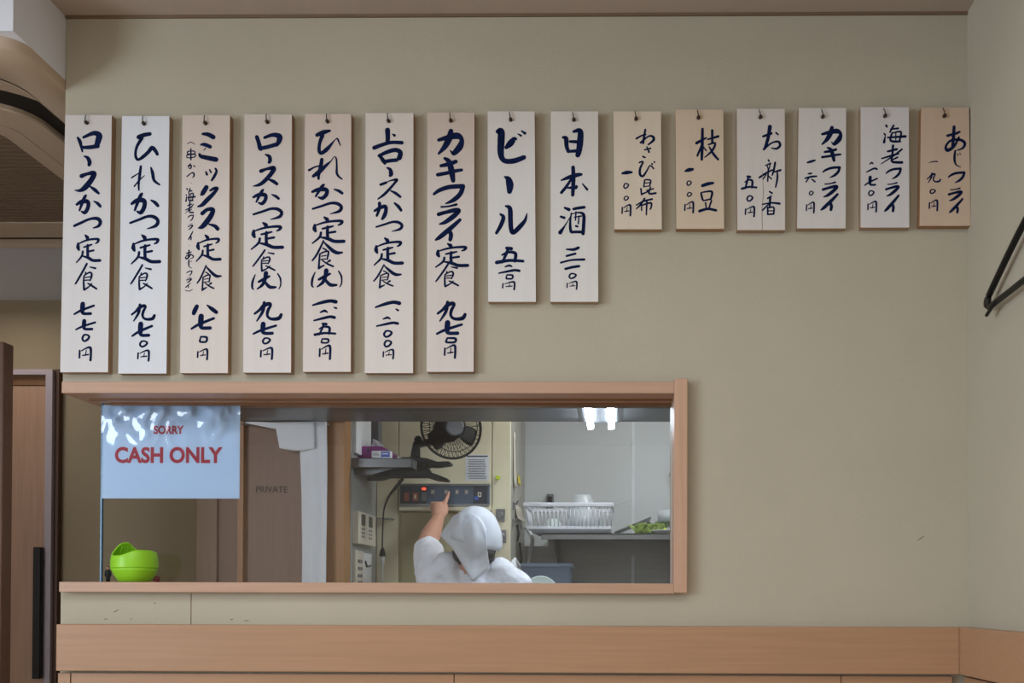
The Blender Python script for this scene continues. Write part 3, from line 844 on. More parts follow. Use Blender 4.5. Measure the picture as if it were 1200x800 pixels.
while y < iy1 - 0.012:
    mb.box(ix0, ix1, y, y + 0.016, AZ - 0.010, AZ + 0.004)
    y += 0.024
mb.build('grille', 'acrib', ac)
MB().box(ix0, ix1, iy0, iy1, AZ + 0.006, AZ + 0.012).build('filter', 'acdark', ac)

# ------------------------------------------------------------------ corridor: door, wooden screen
dr = empty('door_1', (P(33, 600, FW).x, FW, 0), kind='structure')
dz = P(40, 433, FW - 0.04).z
fx0, fx1 = P(-90, 600, FW - .04).x, P(61.5, 600, FW - .04).x
mb = MB()
mb.box(fx1 - 0.028, fx1, FW - 0.05, FW, 0, dz)
mb.box(fx0, fx0 + 0.028, FW - 0.05, FW, 0, dz)
mb.box(fx0 + 0.028, fx1 - 0.028, FW - 0.05, FW, dz - 0.022, dz)
mb.build('door_frame', 'frame_lilac', dr)
mb = MB()
mb.box(fx1, fx1 + 0.016, FW - 0.03, FW, 0, dz + 0.004)
mb.build('door_stop', 'darkwood', dr)
MB().box(fx0 + 0.028, fx1 - 0.028, FW - 0.03, FW - 0.002, dz - 0.062, dz - 0.022).build('door_head', 'rail', dr)
MB().box(fx0 + 0.029, fx1 - 0.029, FW - 0.026, FW - 0.003, 0.006, dz - 0.063).build('door_leaf', 'oak_v', dr, bevel=0.002)
hz1, hz0 = P(46, 641, FW - .06).z, P(44, 795, FW - .06).z
hx = P(45.3, 700, FW - .06).x
mb = MB().box(hx - 0.017, hx + 0.015, FW - 0.075, FW - 0.05, hz0, hz1)
mb.box(hx - 0.010, hx + 0.008, FW - 0.05, FW - 0.026, hz0 + 0.05, hz0 + 0.08).box(hx - 0.010, hx + 0.008, FW - 0.05, FW - 0.026, hz1 - 0.08, hz1 - 0.05)
mb.build('door_handle', 'blackmetal', dr, bevel=0.003)

sc = empty('wooden_screen', (P(-60, 700, 2.9).x, 2.9, 0), 'tall dark brown wooden screen cut by the left edge of the photo', 'screen')
sx = P(7, 600, 2.9).x
stz = P(3, 402, 2.9).z
MB().box(sx - 0.05, sx, 2.88, 2.93, 0, stz).build('post', 'darkwood', sc, bevel=0.003)
MB().box(sx - 0.55, sx - 0.05, 2.89, 2.92, 0, stz - 0.006).build('board', 'darkwood', sc)
MB().box(sx - 0.60, sx - 0.55, 2.88, 2.93, 0, stz).build('post', 'darkwood', sc, bevel=0.003)

# ------------------------------------------------------------------ CASH ONLY sign on the glass
SYP = GY - 0.003
a, b = P(120.5, 474.5, SYP), P(280.5, 584, SYP)
sg = empty('cash_sign', ((a.x + b.x) / 2, SYP, b.z), 'white paper sign in painted bluish light, reading SORRY CASH ONLY on the hatch glass', 'sign')
MB().box(a.x, b.x, SYP, SYP + 0.0012, b.z, a.z).build('paper', 'signpaper', sg)
for t, (x0, y0, x1, y1), bd in (('SORRY', (180, 498.5, 215.5, 508.5), 0.036), ('CASH ONLY', (134.5, 523.5, 261, 542.5), 0.034)):
    p0, p1 = P(x0, y1, SYP - 0.0006), P(x1, y0, SYP - 0.0006)
    tag(text_mb(t, p0.x, p0.z, p1.x, p1.z, SYP - 0.0006, bd).build('lettering', 'red', sg, fix=False), 'red lettering')
rows = []
nx, nz = 90, 62
for j in range(nz + 1):
    r = []
    for i in range(nx + 1):
        u, v = i / nx, j / nz
        x = a.x - 0.002 + (b.x - a.x + 0.004) * u
        z = b.z - 0.002 + (a.z - b.z + 0.004) * v
        q = Vector((x * 13, 0.3, z * 13))
        rid = abs(noise.noise(q)) + 0.5 * abs(noise.noise(q * 2.1 + Vector((5, 1, 2))))
        amp = 0.0075 * max(0, min(1, (v - 0.47) * 2.4)) * min(1, (1 - v) * 12 + .2)
        r.append((x, SYP - 0.0016 - amp * (0.9 - rid) ** 2 - 0.0004 * noise.noise(q * .5), z))
    rows.append(r)
tag(MB().grid(rows).build('film', 'film', sg, smooth=True), 'crinkled clear plastic film')

# ------------------------------------------------------------------ on the sill
# lime green egg-shaped cup: lower bowl and wavy upper shell
YC = 2.442
c0 = P(157.5, 682, YC)
cup = empty('egg_cup', (c0.x, YC, ST), 'lime green egg-shaped silicone cup with a wavy open rim on the hatch sill', 'cup')
k = YC / F
prof = [(0.001, 0), (15 * k, 0), (18 * k, 2 * k), (22 * k, 7.5 * k), (25 * k, 14 * k), (25.8 * k, 16.3 * k)]
MB().lathe(prof + [(24.5 * k, 16.3 * k), (20 * k, 8 * k), (14 * k, 3 * k), (0.001, 3 * k)], (c0.x, YC, ST), seg=40).build('bowl', 'green', cup, smooth=True)
seg, nr = 72, 12
outer, inner = [], []
for j in range(nr + 1):
    ro, ri = [], []
    for i in range(seg):
        t = 2 * math.pi * i / seg
        cx = math.cos(t)
        # rim: tall lobe at the back left, low front that rises to the right
        ss = lambda x, p_, q_: (lambda y: y * y * (3 - 2 * y))(min(1, max(0, (x - p_) / (q_ - p_))))
        w_ = ss(math.sin(t), -.45, .3)
        rim = (31 + 6.5 * ss(cx, -.3, .6) + 2 * ss(-cx, .6, 1)) * (1 - w_) + (35.5 + 12.5 * math.exp(-((cx + .82) / .46) ** 2) - 2 * math.exp(-((cx - .15) / .2) ** 2)) * w_
        h = 16.6 + (rim - 16.6) * j / nr
        rad = 26.0 * (1 - 0.34 * max(0, (h - 22) / 27) ** 2.1)
        ro.append((c0.x + rad * k * cx, YC + rad * k * math.sin(t), ST + h * k))
        ri.append((c0.x + (rad - 1.6) * k * cx, YC + (rad - 1.6) * k * math.sin(t), ST + (h - (0.3 if j == nr else 0)) * k))
    outer.append(ro); inner.append(ri)
mb = MB()
allr = outer + inner[::-1]
vs = [p for r in allr for p in r]
fs = []
for i in range(len(allr)):
    j = (i + 1) % len(allr)
    for q in range(seg):
        q2 = (q + 1) % seg
        fs.append((i * seg + q, i * seg + q2, j * seg + q2, j * seg + q))
mb.add(vs, fs)
mb.build('shell', 'green', cup, smooth=True)
mb = MB()
for q in (-0.95, -0.75, -0.55, -0.35):        # ribs moulded inside the tall lobe
    t = math.pi + q
    pts = []
    for s in range(5):
        h = 27 + s * 3.9
        rad = 26.0 * (1 - 0.34 * max(0, (h - 22) / 27) ** 2.1) - 2.2
        pts.append((c0.x + rad * k * math.cos(t), YC + rad * k * math.sin(t), ST + h * k))
    mb.tube(pts, 0.0011, 6)
mb.build('ribs', 'green', cup, smooth=True)

# tiny figure of a man in a black suit
YFg = 2.47
f0 = P(126.6, 682, YFg)
k = YFg / F
fg = empty('toy_figure', (f0.x, YFg, ST), 'tiny standing toy figure of a man in a black suit left of the green cup', 'figurine')
mb = MB()
for sx_ in (-1.3, 1.3):
    mb.tube([(f0.x + sx_ * k, YFg, ST + 0.6 * k), (f0.x + sx_ * .9 * k, YFg, ST + 5 * k), (f0.x + sx_ * .7 * k, YFg, ST + 9 * k)], [1.1 * k, 1.3 * k, 1.6 * k], 8)
    mb.ball((f0.x + sx_ * k, YFg - 0.8 * k, ST + 0.7 * k), (1.1 * k, 2 * k, 0.7 * k), 8, 6)
    mb.tube([(f0.x + sx_ * 1.9 * k, YFg, ST + 14.2 * k), (f0.x + sx_ * 2.5 * k, YFg, ST + 10.5 * k), (f0.x + sx_ * 2.2 * k, YFg - .6 * k, ST + 7.2 * k)], [1.1 * k, 1.0 * k, .9 * k], 8)
mb.tube([(f0.x, YFg, ST + 6.8 * k), (f0.x, YFg, ST + 9 * k), (f0.x, YFg, ST + 12 * k), (f0.x, YFg, ST + 14.4 * k), (f0.x, YFg, ST + 15.4 * k)], [2.4 * k, 2.3 * k, 2.3 * k, 2.4 * k, 1.0 * k], 12)
mb.build('suit', 'suit', fg, smooth=True)
MB().ball((f0.x, YFg, ST + 17.2 * k), (1.35 * k, 1.5 * k, 1.8 * k), 12, 8).tube([(f0.x, YFg, ST + 14.5 * k), (f0.x, YFg, ST + 16.5 * k)], .8 * k, 8).build('head', 'skin', fg, smooth=True)
MB().ball((f0.x, YFg + .3 * k, ST + 18.1 * k), (1.45 * k, 1.5 * k, 1.3 * k), 12, 8).build('hair', 'hair', fg, smooth=True)

# small dark red trinket at the right of the cup
YT = 2.47
t0 = P(184, 681, YT)
k = YT / F
tr = empty('trinket', (t0.x, YT, ST), 'tiny dark red trinket half hidden behind the right side of the green cup', 'trinket')
MB().box(t0.x - 3.5 * k, t0.x + 2.6 * k, YT - 0.004, YT + 0.004, ST, ST + 7.2 * k).build('block', 'redtag', tr, bevel=0.0012)
mb = MB().box(t0.x - 2.5 * k, t0.x + 1.6 * k, YT - 0.0046, YT - 0.004, ST + 4.8 * k, ST + 5.8 * k)
mb.box(t0.x - 2.5 * k, t0.x + 0.4 * k, YT - 0.0046, YT - 0.004, ST + 2 * k, ST + 3.2 * k)
mb.build('marking', 'pinkprint', tr)

# ------------------------------------------------------------------ clothes hanger on the right wall
hgx = XR - 0.020
def HP(px, py):
    """point of the photo on the hanger's own upright plane, parallel to the right wall"""
    lo, hi = 1.2, 2.6
    for _ in range(40):
        mid = (lo + hi) / 2
        if P(px, py, mid).x < hgx: lo = mid
        else: hi = mid
    return P(px, py, lo)
tip_u, up2 = HP(1159, 346), HP(1199, 266)
bar0, bar1 = HP(1158, 361), HP(1199, 331.5)
yc = 1.965                                   # the hanger's middle, just outside the frame
top = tip_u.z + (up2.z - tip_u.z) * (yc - tip_u.y) / (up2.y - tip_u.y)
hgr = empty('clothes_hanger', (hgx, yc, bar0.z), 'black plastic clothes hanger on the right wall, cut by the photo edge', 'hanger')
half = abs(tip_u.y - yc)
mb = MB()
arm = []
for s in range(-10, 11):
    t = s / 10
    z = top - (top - tip_u.z) * abs(t) ** 1.15
    arm.append((hgx, yc + half * t, z + (0.012 if s == 0 else 0)))
mb.tube(arm, 0.0070, 10)
for sg_ in (-1, 1):
    y = yc + half * sg_
    mb.tube([(hgx, y, tip_u.z), (hgx, y + .002 * sg_, bar0.z + 0.012), (hgx, y - 0.004 * sg_, bar0.z)], 0.0055, 10)
mb.build('shoulders', 'black', hgr, smooth=True)
MB().tube([(hgx, yc - half, bar0.z), (hgx, yc, bar0.z), (hgx, yc + half, bar0.z)], 0.0064, 10).build('trouser_bar', 'black', hgr, smooth=True)
for sg_ in (-1, 1):
    y = yc + half * sg_
    mb = MB().lathe([(0.001, -0.004), (0.011, -0.004), (0.013, -0.002), (0.013, 0.002), (0.011, 0.004), (0.001, 0.004)], (hgx - 0.002, y + 0.006 * sg_, (tip_u.z + bar0.z) / 2), (1, 0, 0), 20)
    mb.build('end_pad', 'black', hgr, smooth=False)
    MB().tube([(hgx - 0.004, y + .004 * sg_, bar0.z - 0.016), (hgx - 0.004, y - .03 * sg_, bar0.z - 0.006), (hgx - 0.004, y - .055 * sg_, bar0.z - 0.001)], [0.0038, 0.0042, 0.003], 8).build('clip', 'black', hgr, smooth=True)
hk = [(hgx, yc, top + 0.008), (hgx, yc, top + 0.03)]
for s in range(9):
    a_ = math.radians(-90 + s * 30)
    hk.append((hgx, yc - 0.018 - 0.022 * math.cos(a_), top + 0.055 + 0.022 * math.sin(a_)))
MB().tube(hk, 0.003, 10).build('hook', 'steel', hgr, smooth=True)
pg = MB().tube([(XR, yc - .018, top + 0.0665), (hgx - 0.012, yc - .018, top + 0.0675)], 0.0045, 10)
pg.ball((hgx - 0.014, yc - .018, top + 0.068), 0.007, 12, 8)
tag(pg.build('wall_peg', 'steel', smooth=True), 'metal wall peg carrying the black hanger beyond the photo edge', 'peg')

# ------------------------------------------------------------------ dining ceiling lamps (behind the camera)
for i, (x, y, p) in enumerate(DINING):
    lp = empty('ceiling_light', (x, y, CEIL), 'flush ceiling light with a long white diffuser %s' % ['nearest the menu wall on the left', 'nearest the menu wall on the right', 'farther back on the left', 'farther back on the right'][i], 'ceiling light', 'dining room ceiling lights')
    MB().box(x - 0.13, x + 0.13, y - 0.62, y + 0.62, CEIL - 0.05, CEIL).build('housing', 'white', lp, bevel=0.004)
    MB().box(x - 0.10, x + 0.10, y - 0.58, y + 0.58, CEIL - 0.065, CEIL - 0.05).build('diffuser', 'lampglow', lp)

# ------------------------------------------------------------------ kitchen shell
KR = 1.25
struct('wall_kitchen_back', MB().box(KX - 0.04, KR, KY, KY + 0.08, 0, CEIL), 'kwhite')
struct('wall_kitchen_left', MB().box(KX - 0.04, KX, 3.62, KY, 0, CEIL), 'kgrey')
struct('wall_kitchen_right', MB().box(KR, KR + 0.08, WT, KY, 0, CEIL), 'kwhite')
sx = P(742, 560, KY).x
struct('trim_6', MB().box(sx - 0.006, sx + 0.006, KY - 0.004, KY, 0, CEIL), 'kseam')
lz = P(740, 640, KY - 0.01).z
# steel splash panels on the lower half of the back wall
xs = P(600, 660, KY - 0.006).x
mb = MB()
mb.box(xs, sx - 0.008, KY - 0.006, KY, 0, lz).box(sx + 0.008, KR, KY - 0.006, KY, 0, lz)
struct('trim_7', mb, 'steel')
# low steel hood over the hatch
HZ = P(600, 494, 3.5).z
hx0, hx1 = P(283, 490, 3.5).x, P(785.5, 493, 3.5).x
struct('hood', MB().box(hx0, hx1, WT + 0.006, 3.5, HZ, HZ + 0.10), 'hoodsteel', bevel=0.002)

# twin fluorescent lamp under the hood
tx0, tx1 = P(692.5, 493, 3.47).x, P(716.5, 493, 3.47).x
tm = (tx0 + tx1) / 2
lamp = empty('fluorescent_lamp', (tm, 3.1, HZ), 'bright twin-tube fluorescent lamp under the dark hood at the top of the hatch', 'lamp')
MB().prism([(tm - 0.075, 2.85, HZ), (tm - 0.055, 2.85, HZ - 0.012), (tm + 0.055, 2.85, HZ - 0.012), (tm + 0.075, 2.85, HZ)], (0, 0.60, 0)).build('housing', 'hoodsteel', lamp)
for tx in (tx0, tx1):
    tb = MB().tube([(tx, 2.88, HZ - 0.026), (tx, 3.44, HZ - 0.026)], 0.0105, 14).build('tube', 'tube', lamp, smooth=True)
    mb = MB()
    for yy in (2.862, 3.44):
        mb.box(tx - 0.010, tx + 0.010, yy, yy + 0.016, HZ - 0.036, HZ - 0.010)
    mb.build('lamp_holder', 'white', tb)

# unseen lamp added under the hood's left end to brighten door and cloth
pl = empty('passage_fill_lamp', (-1.22, 2.86, HZ), 'added fill lamp under the left end of the dark hood, hidden by the hatch head', 'lamp')
MB().lathe([(0.001, 0), (.06, 0), (.06, -.012), (.001, -.012)], (-1.22, 2.86, HZ), seg=28).build('base', 'white', pl)
MB().ball((-1.22, 2.86, HZ - .028), (.045, .045, .020), 20, 10).build('bulb', 'fillbulb', pl, smooth=True)
# ------------------------------------------------------------------ passage partition with the PRIVATE door
PY = 3.55
def pz(x0, x1, y0=None): return x0
ptop = HZ + 0.12
struct('trim_8', MB().box(P(230.5, 600, PY).x, P(254, 600, PY).x, PY, PY + 0.06, 0, ptop), 'brown_light')
struct('wall_passage', MB().box(P(254, 600, PY).x, P(279, 600, PY).x, PY + 0.012, PY + 0.05, 0, ptop), 'brown_door')
pd = empty('door_2', (P(330, 600, PY).x, PY, 0), kind='structure')
dx0, dx1 = P(285.5, 600, PY).x, P(383, 600, PY).x
MB().box(P(279, 600, PY).x, dx0, PY - 0.006, PY + 0.06, 0, ptop).build('door_frame', 'post', pd)
mb = MB()
ddz = P(300, 500, PY).z
mb.box(dx0, dx1, PY + 0.015, PY + 0.05, 0, ptop)
mb.build('door_leaf', 'brown_door', pd)
p0, p1 = P(300, 577, PY + 0.0145), P(337, 569.5, PY + 0.0145)
tag(text_mb('PRIVATE', p0.x, p0.z, p1.x, p1.z, PY + 0.0142, 0.012).build('lettering', 'darktext', pd, fix=False), 'dark lettering')
struct('trim_9', MB().box(P(383, 600, PY).x, P(404.5, 600, PY).x, PY - 0.01, PY + 0.07, 0, ptop), 'post', bevel=0.002)

# white cloth hanging in the doorway: a long strip and a folded flap at its top
CYY = 3.505
rod = MB().tube([P(284, 497, CYY + 0.012), P(386, 497, CYY + 0.012)], 0.004, 10)
tag(rod.build('curtain_rod', 'steel', smooth=True), 'thin steel rod carrying the white cloth under the hood', 'rod')
cl = empty('hanging_cloth', P(366, 682, CYY), 'long white cloth hanging in the doorway beside the PRIVATE door', 'cloth')
rows = []
lowz = 0.75
zt = P(366, 494, CYY).z
n = 40
for j in range(n + 1):
    v = j / n
    z = zt + (lowz - zt) * v
    r = []
    pyv = 494 + v * 330
    xl = P(350 + 2.2 * math.sin(v * 5) + 4 * v, pyv, CYY).x
    xr = P(382 + 1.0 * math.sin(v * 7 + 1) + 3 * v, pyv, CYY).x
    for i in range(13):
        u = i / 12
        r.append((xl + (xr - xl) * u, CYY + 0.006 * math.sin(u * 9 + v * 2.5) * min(1, v * 3 + .2) - 0.004 * noise.noise(Vector((u * 4, v * 8, 1))), z))
    rows.append(r)
MB().grid(rows).build('strip', 'cloth', cl, smooth=True, solid=0.002)
rows = []
ul = [(289, 495.5), (300, 498), (315, 501), (327, 503), (329, 512), (329, 524)]
top_ = [(288, 495), (327, 495), (368, 495)]
cols = 18
for j in range(9):
    v = j / 8
    r = []
    for i in range(cols + 1):
        u = i / cols
        px = 288 + 80 * u
        bot = 495.8 + (px - 288) * 0.19 if px < 327.5 else 525 + 3.0 * math.sin((px - 328) / 40 * 3.1)
        q = P(px, 494.6 + (bot - 494.6) * v, CYY - 0.014)
        r.append((q.x, CYY - 0.016 - 0.004 * math.sin(u * 11 + v), q.z))
    rows.append(r)
MB().grid(rows).build('flap', 'cloth', cl, smooth=True, solid=0.002)

# ------------------------------------------------------------------ cream cabinet with the control panel
CY = 4.0
cab = empty('kitchen_cabinet', (P(520, 600, CY).x, CY, 0), 'tall cream enamel kitchen cabinet with a slate control panel, behind the cook', 'cabinet')
cx0, cx1 = KX + 0.002, P(598, 600, CY).x
cs1, cs2 = P(467, 520, CY).x, P(576.5, 520, CY).x
ctop = 2.28
mb = MB().box(cx0, cx1 - 0.003, CY + 0.02, KY - 0.01, 0, ctop)
mb.build('carcass', 'cream', cab, bevel=0.002)
MB().box(cx1 - 0.003, cx1, CY + 0.02, KY - 0.012, 0, ctop).build('side_panel', 'sidepanel', cab)
pbz = P(520, 598, CY).z
mb = MB()
mb.box(cx0, cs1 - 0.0015, CY, CY + 0.02, 0, ctop)
mb.build('front_panel', 'cream', cab, bevel=0.002)
MB().box(cs1 + 0.0015, cs2 - 0.0015, CY, CY + 0.02, pbz, ctop).build('front_panel', 'cream', cab, bevel=0.002)
MB().box(cs2 + 0.0015, cx1, CY, CY + 0.02, 0, ctop).build('front_panel', 'cream', cab, bevel=0.002)
dl0, dl1 = P(469, 650, CY).x, P(575.5, 650, CY).x
tag(MB().box(dl0, dl1, CY + 0.006, CY + 0.02, 0.1, pbz - 0.006).build('door', 'cream_dark', cab, bevel=0.003), 'darker olive cabinet door')
# control panel
a, b = P(468.5, 567, CY - 0.03), P(573, 591, CY - 0.03)
cp = MB().box(a.x, b.x, CY - 0.03, CY - 0.0005, b.z, a.z).build('control_panel', 'panel', cab, bevel=0.002)
q0, q1 = P(555, 569.5, CY - .031), P(571, 590, CY - .031)
MB().box(q0.x, q1.x, CY - 0.0315, CY - 0.03, q1.z, q0.z).build('dark_section', 'panel_dark', cp)
q0, q1 = P(469.5, 569.5, CY - .031), P(500.5, 590, CY - .031)
MB().box(q0.x, q1.x, CY - 0.0312, CY - 0.03, q1.z, q0.z).build('dark_section', 'panel_dark', cp)
t0, t1 = P(468, 566.5, CY - .034), P(573.5, 569, CY - .034)
MB().box(t0.x, t1.x, CY - 0.034, CY - 0.0005, t1.z, t0.z).build('upper_strip', 'steel', cp)
t0, t1 = P(468, 590, CY - .034), P(572, 593.5, CY - .034)
MB().box(t0.x, t1.x, CY - 0.034, CY - 0.0005, t1.z, t0.z).build('lower_strip', 'steel', cp)
t0, t1 = P(468, 593.6, CY - .03), P(575.5, 598, CY - .03)
MB().box(t0.x, t1.x, CY - 0.03, CY - 0.0005, t1.z, t0.z).build('cream_ledge', 'cream', cp)
def pbox(m, name, x0, y0, x1, y1, parent, Y=CY - 0.0315, t=0.002, lab=None):
    o = MB().pbox(x0, y0, x1, y1, Y - t, t).build(name, m, parent)
    if lab: o['label'] = lab
pbox('orange', 'rocker_switch', 473.5, 577, 479, 586.5, cp, t=.005)
pbox('orange', 'rocker_switch', 483.5, 577, 489.5, 586.5, cp, t=.005)
pbox('ivory', 'switch_mark', 485.5, 579.5, 487.5, 584, cp, t=.0055)
pbox('red_lamp', 'pilot_lamp', 494.5, 571, 499, 574, cp, lab='glowing red lamp')
pbox('outlet', 'rocker_switch', 494, 576.5, 499.5, 586.5, cp, t=.004)
for (x, y) in ((473, 571.5), (484, 571.5)):
    pbox('greytext', 'caption', x, y, x + 4, y + 1.4, cp)
for x in (505, 520.5, 533.5, 544.5):
    pbox('outlet', 'touch_key', x, 573, x + 4.5, 579, cp)
    for j in range(3):
        pbox('ivory', 'key_mark', x + .7 + j * 1.1, 574 + (j % 2), x + 1.2 + j * 1.1, 578, cp, t=.0026)
pbox('ivory', 'round_key', 560, 576.5, 564, 582, cp)
pbox('panel_dark', 'key_mark', 561, 577.7, 563, 580.7, cp, t=.0026)
pbox('blue', 'rocker_switch', 556, 581.5, 560.5, 585.5, cp)
# latches with round knobs
for (x, y) in ((586.5, 603.5), (588, 628)):
    a, b = P(x - 5.5, y - 7.5, CY - .012), P(x + 5, y + 7.5, CY - .012)
    lt = MB().box(a.x, b.x, CY - 0.012, CY - 0.0005, b.z, a.z).build('latch', 'steel', cab, bevel=0.002)
    c = P(x, y, CY - .012)
    MB().lathe([(0.001, 0.014), (0.010, 0.014), (0.012, 0.012), (0.012, 0), (0.001, 0)], (c.x, CY - 0.012, c.z), (0, -1, 0), 20).build('knob', 'steel', lt)

# notice on the cabinet
a, b = P(545.5, 532.5, CY - .0012), P(573, 563, CY - .0012)
nt_ = empty('notice', ((a.x + b.x) / 2, CY, b.z), 'white printed notice on the cream cabinet right of the fan', 'notice')
MB().box(a.x, b.x, CY - 0.0012, CY - 0.0002, b.z, a.z).build('sheet', 'paper', nt_)
mb = MB()
mb.pbox(547, 533.6, 571.5, 535.2, CY - .0016, .0003)
random.seed(3)
for j in range(12):
    x = 548 + (1.5 if j % 2 else 0)
    while x < 569.5 - random.random() * 3:
        wd = random.uniform(.7, 1.6)
        mb.pbox(x, 538 + j * 2.0, x + wd, 539 + j * 2.0, CY - .0016, .0003)
        x += wd + .5
mb.build('printed_lines', 'greytext', nt_)
# lime magnet
c = P(583.5, 559.5, CY)
mg = MB().lathe([(0.001, 0.008), (0.007, 0.008), (0.0085, 0.006), (0.0085, 0), (0.001, 0)], (c.x, CY - 0.0005, c.z), (0, -1, 0), 18)
mg = mg.build('magnet', 'lime')
tag(mg, 'small round lime magnet on the cream cabinet right of the notice', 'magnet')

# things on the cabinet's right side: sheets, clips, tag
def SP(py, v, out=0.0):
    """point on the cabinet's side face: photo height py, v = 0 front .. 1 back"""
    Y = CY + 0.03 + v * (KY - CY - 0.05)
    return Vector((cx1 + out, Y, P(600, py, Y).z))
def sheet(name, v0, v1, y0, y1, m, label, cat, out=0.003, curl=0.012):
    rows = []
    for j in range(9):
        t = j / 8
        r = []
        for i in range(5):
            u = v0 + (v1 - v0) * i / 4
            q = SP(y0 + (y1 - y0) * t, u)
            z = SP(y0, v0).z + (SP(y1, v0).z - SP(y0, v0).z) * t
            r.append((cx1 + out + curl * t * t * (0.4 + 0.6 * i / 4), q.y, z))
        rows.append(r)
    return tag(MB().grid(rows).build(name, m, solid=0.001, smooth=True), label, cat)
sheet('hanging_paper', 0.10, 0.24, 505, 570, 'ivory', 'long curled paper strip hanging on the side of the cream cabinet', 'paper', curl=0.008)
sheet('yellow_tag', 0.42, 0.60, 556, 566, 'yellow', 'small yellow tag on the side of the cream cabinet', 'tag', curl=0.004)
sheet('hanging_sheet', 0.25, 0.75, 590, 608, 'ivory', 'pale sheet clipped to the side of the cream cabinet above the dish rack rim', 'paper', curl=0.03)
for (v, y, l) in ((0.12, 592, 'upper steel clip on the side of the cream cabinet'), (0.10, 612, 'lower steel clip on the side of the cream cabinet')):
    c = SP(y, v)
    o = MB().tube([c + Vector((0.001, 0, 0.012)), c + Vector((0.014, -.005, 0.004)), c + Vector((0.022, -.01, 0.018))], 0.004, 8)
    o.box(c.x + 0.0005, c.x + 0.008, c.y - 0.014, c.y + 0.014, c.z - 0.016, c.z + 0.012)
    tag(o.build('wall_clip', 'steel', bevel=0.001), l, 'clip')
for (v, y, y2) in ((0.35, 616, 634), (0.55, 637, 668)):
    c = SP(y, v)
    c2 = SP(y2, v)
    o = MB().tube([c + Vector((0.005, 0, 0)), (c + c2) / 2 + Vector((0.010, .006, 0)), c2 + Vector((0.006, 0, 0))], [0.004, 0.006, 0.004], 8)
    o.ball(c + Vector((0.005, 0, 0)), 0.0062, 10, 6)
    tag(o.build('kitchen_tool', 'blackmetal', smooth=True), '%s dark kitchen tool hanging on the side of the cream cabinet' % ('upper' if y < 620 else 'lower'), 'utensil')

# ------------------------------------------------------------------ left kitchen wall: shelf and what stands on it
shz1, shz0 = P(440, 535.5, 3.6).z, P(440, 546.5, 3.6).z
ssx1 = P(483, 540, 3.62).x
sh = empty('wall_shelf', (KX, 3.75, shz0), 'grey steel wall shelf with a triangular bracket at the left of the kitchen', 'shelf')
mb = MB().box(KX + 0.001, ssx1, 3.62, 3.90, shz1 - 0.004, shz1)
mb.box(KX + 0.001, ssx1, 3.62, 3.625, shz0, shz1)
mb.box(KX + 0.001, ssx1, 3.895, 3.90, shz0, shz1)
mb.box(ssx1 - 0.004, ssx1, 3.62, 3.90, shz0, shz1)
mb.build('board', 'hoodsteel', sh, bevel=0.001)
for yy in (3.66, 3.85):
    MB().prism([(KX + 0.001, yy, shz1 - 0.005), (KX + 0.001, yy, shz0 - 0.022), (KX + 0.06, yy, shz0 - 0.022), (ssx1 - 0.03, yy, shz1 - 0.02), (ssx1 - 0.03, yy, shz1 - 0.005)], (0, 0.003, 0)).build('bracket', 'hoodsteel', sh)
# purple tissue box
YB = 3.72
a, b = P(415, 522.5, YB), P(447, 535.5, YB)
tbx = empty('tissue_box', ((a.x + b.x) / 2, YB, shz1), 'purple tissue box with a white tissue pulled up, on the steel shelf', 'tissue box')
MB().prism([(a.x, YB, shz1 + 0.001), (P(459, 535, YB).x, YB, shz1 + 0.001), (P(458, 529, YB).x, YB, P(458, 528.5, YB).z), (b.x, YB, a.z), (a.x, YB, a.z)], (0, 0.11, 0)).build('carton', 'purple', tbx, bevel=0.0015)
mb = MB().pbox(418, 526, 424, 534, YB - .0006, .0005).build('printed_patch', 'redtag', tbx)
mb = MB().pbox(430, 525.5, 433, 529, YB - .0006, .0005).build('printed_mark', 'panel_dark', tbx)
rows = []
for j in range(8):
    t = j / 7
    r = []
    for i in range(9):
        u = i / 8
        q = P(435 + 8 * t * 0.2 + (10 + 4 * (1 - t)) * u + 5 * t * 0, 522.8 - 8.5 * t + 3.5 * u * t, YB + 0.05)
        r.append((q.x, YB + 0.05 + 0.012 * math.sin(u * 7 + t * 3) * (0.4 + t), q.z))
    rows.append(r)
MB().grid(rows).build('tissue', 'paper', tbx, smooth=True, solid=0.0008)
# small white and blue packet in front of it
YK = 3.66
a, b = P(435.5, 528, YK), P(457.5, 535.8, YK)
pk = empty('medicine_packet', ((a.x + b.x) / 2, YK, shz1), 'small white packet with a blue panel in front of the purple tissue box', 'packet')
MB().box(a.x, b.x, YK, YK + 0.03, shz1 + 0.0005, a.z).build('carton', 'white', pk, bevel=0.0008)
MB().pbox(446.5, 528.8, 456.6, 535.3, YK - .0006, .0005).build('blue_panel', 'blue', pk)
MB().pbox(447.8, 530.8, 455, 532.2, YK - .001, .0004).build('printed_line', 'white', pk)
MB().pbox(437, 530.5, 443, 531.2, YK - .0006, .0005).pbox(437, 532.5, 444.5, 533.2, YK - .0006, .0005).build('printed_line', 'greytext', pk)
# crumpled plastic pouch at the shelf's end
YQ = 3.70
rows = []
a, b = P(460, 531.5, YQ), P(480.5, 535.6, YQ)
mb = MB()
vs = []
for j in range(9):
    r = []
    for i in range(15):
        u, v = i / 14, j / 8
        h = (a.z - shz1) * math.sin(math.pi * v) ** .6 * (0.55 + .45 * noise.noise(Vector((u * 5, v * 3, 2)))) * min(1, u * 6, (1 - u) * 6)
        r.append((a.x + (b.x - a.x) * u, YQ + 0.07 * v, shz1 + 0.001 + h))
    rows.append(r)
mb.grid(rows)
mb.build('pouch', 'paper', None, smooth=True, solid=0.001)
o = bpy.data.objects['pouch']; o.name = 'plastic_pouch'
tag(o, 'flat crumpled pale pouch lying on the steel shelf beside the fan clamp', 'pouch')
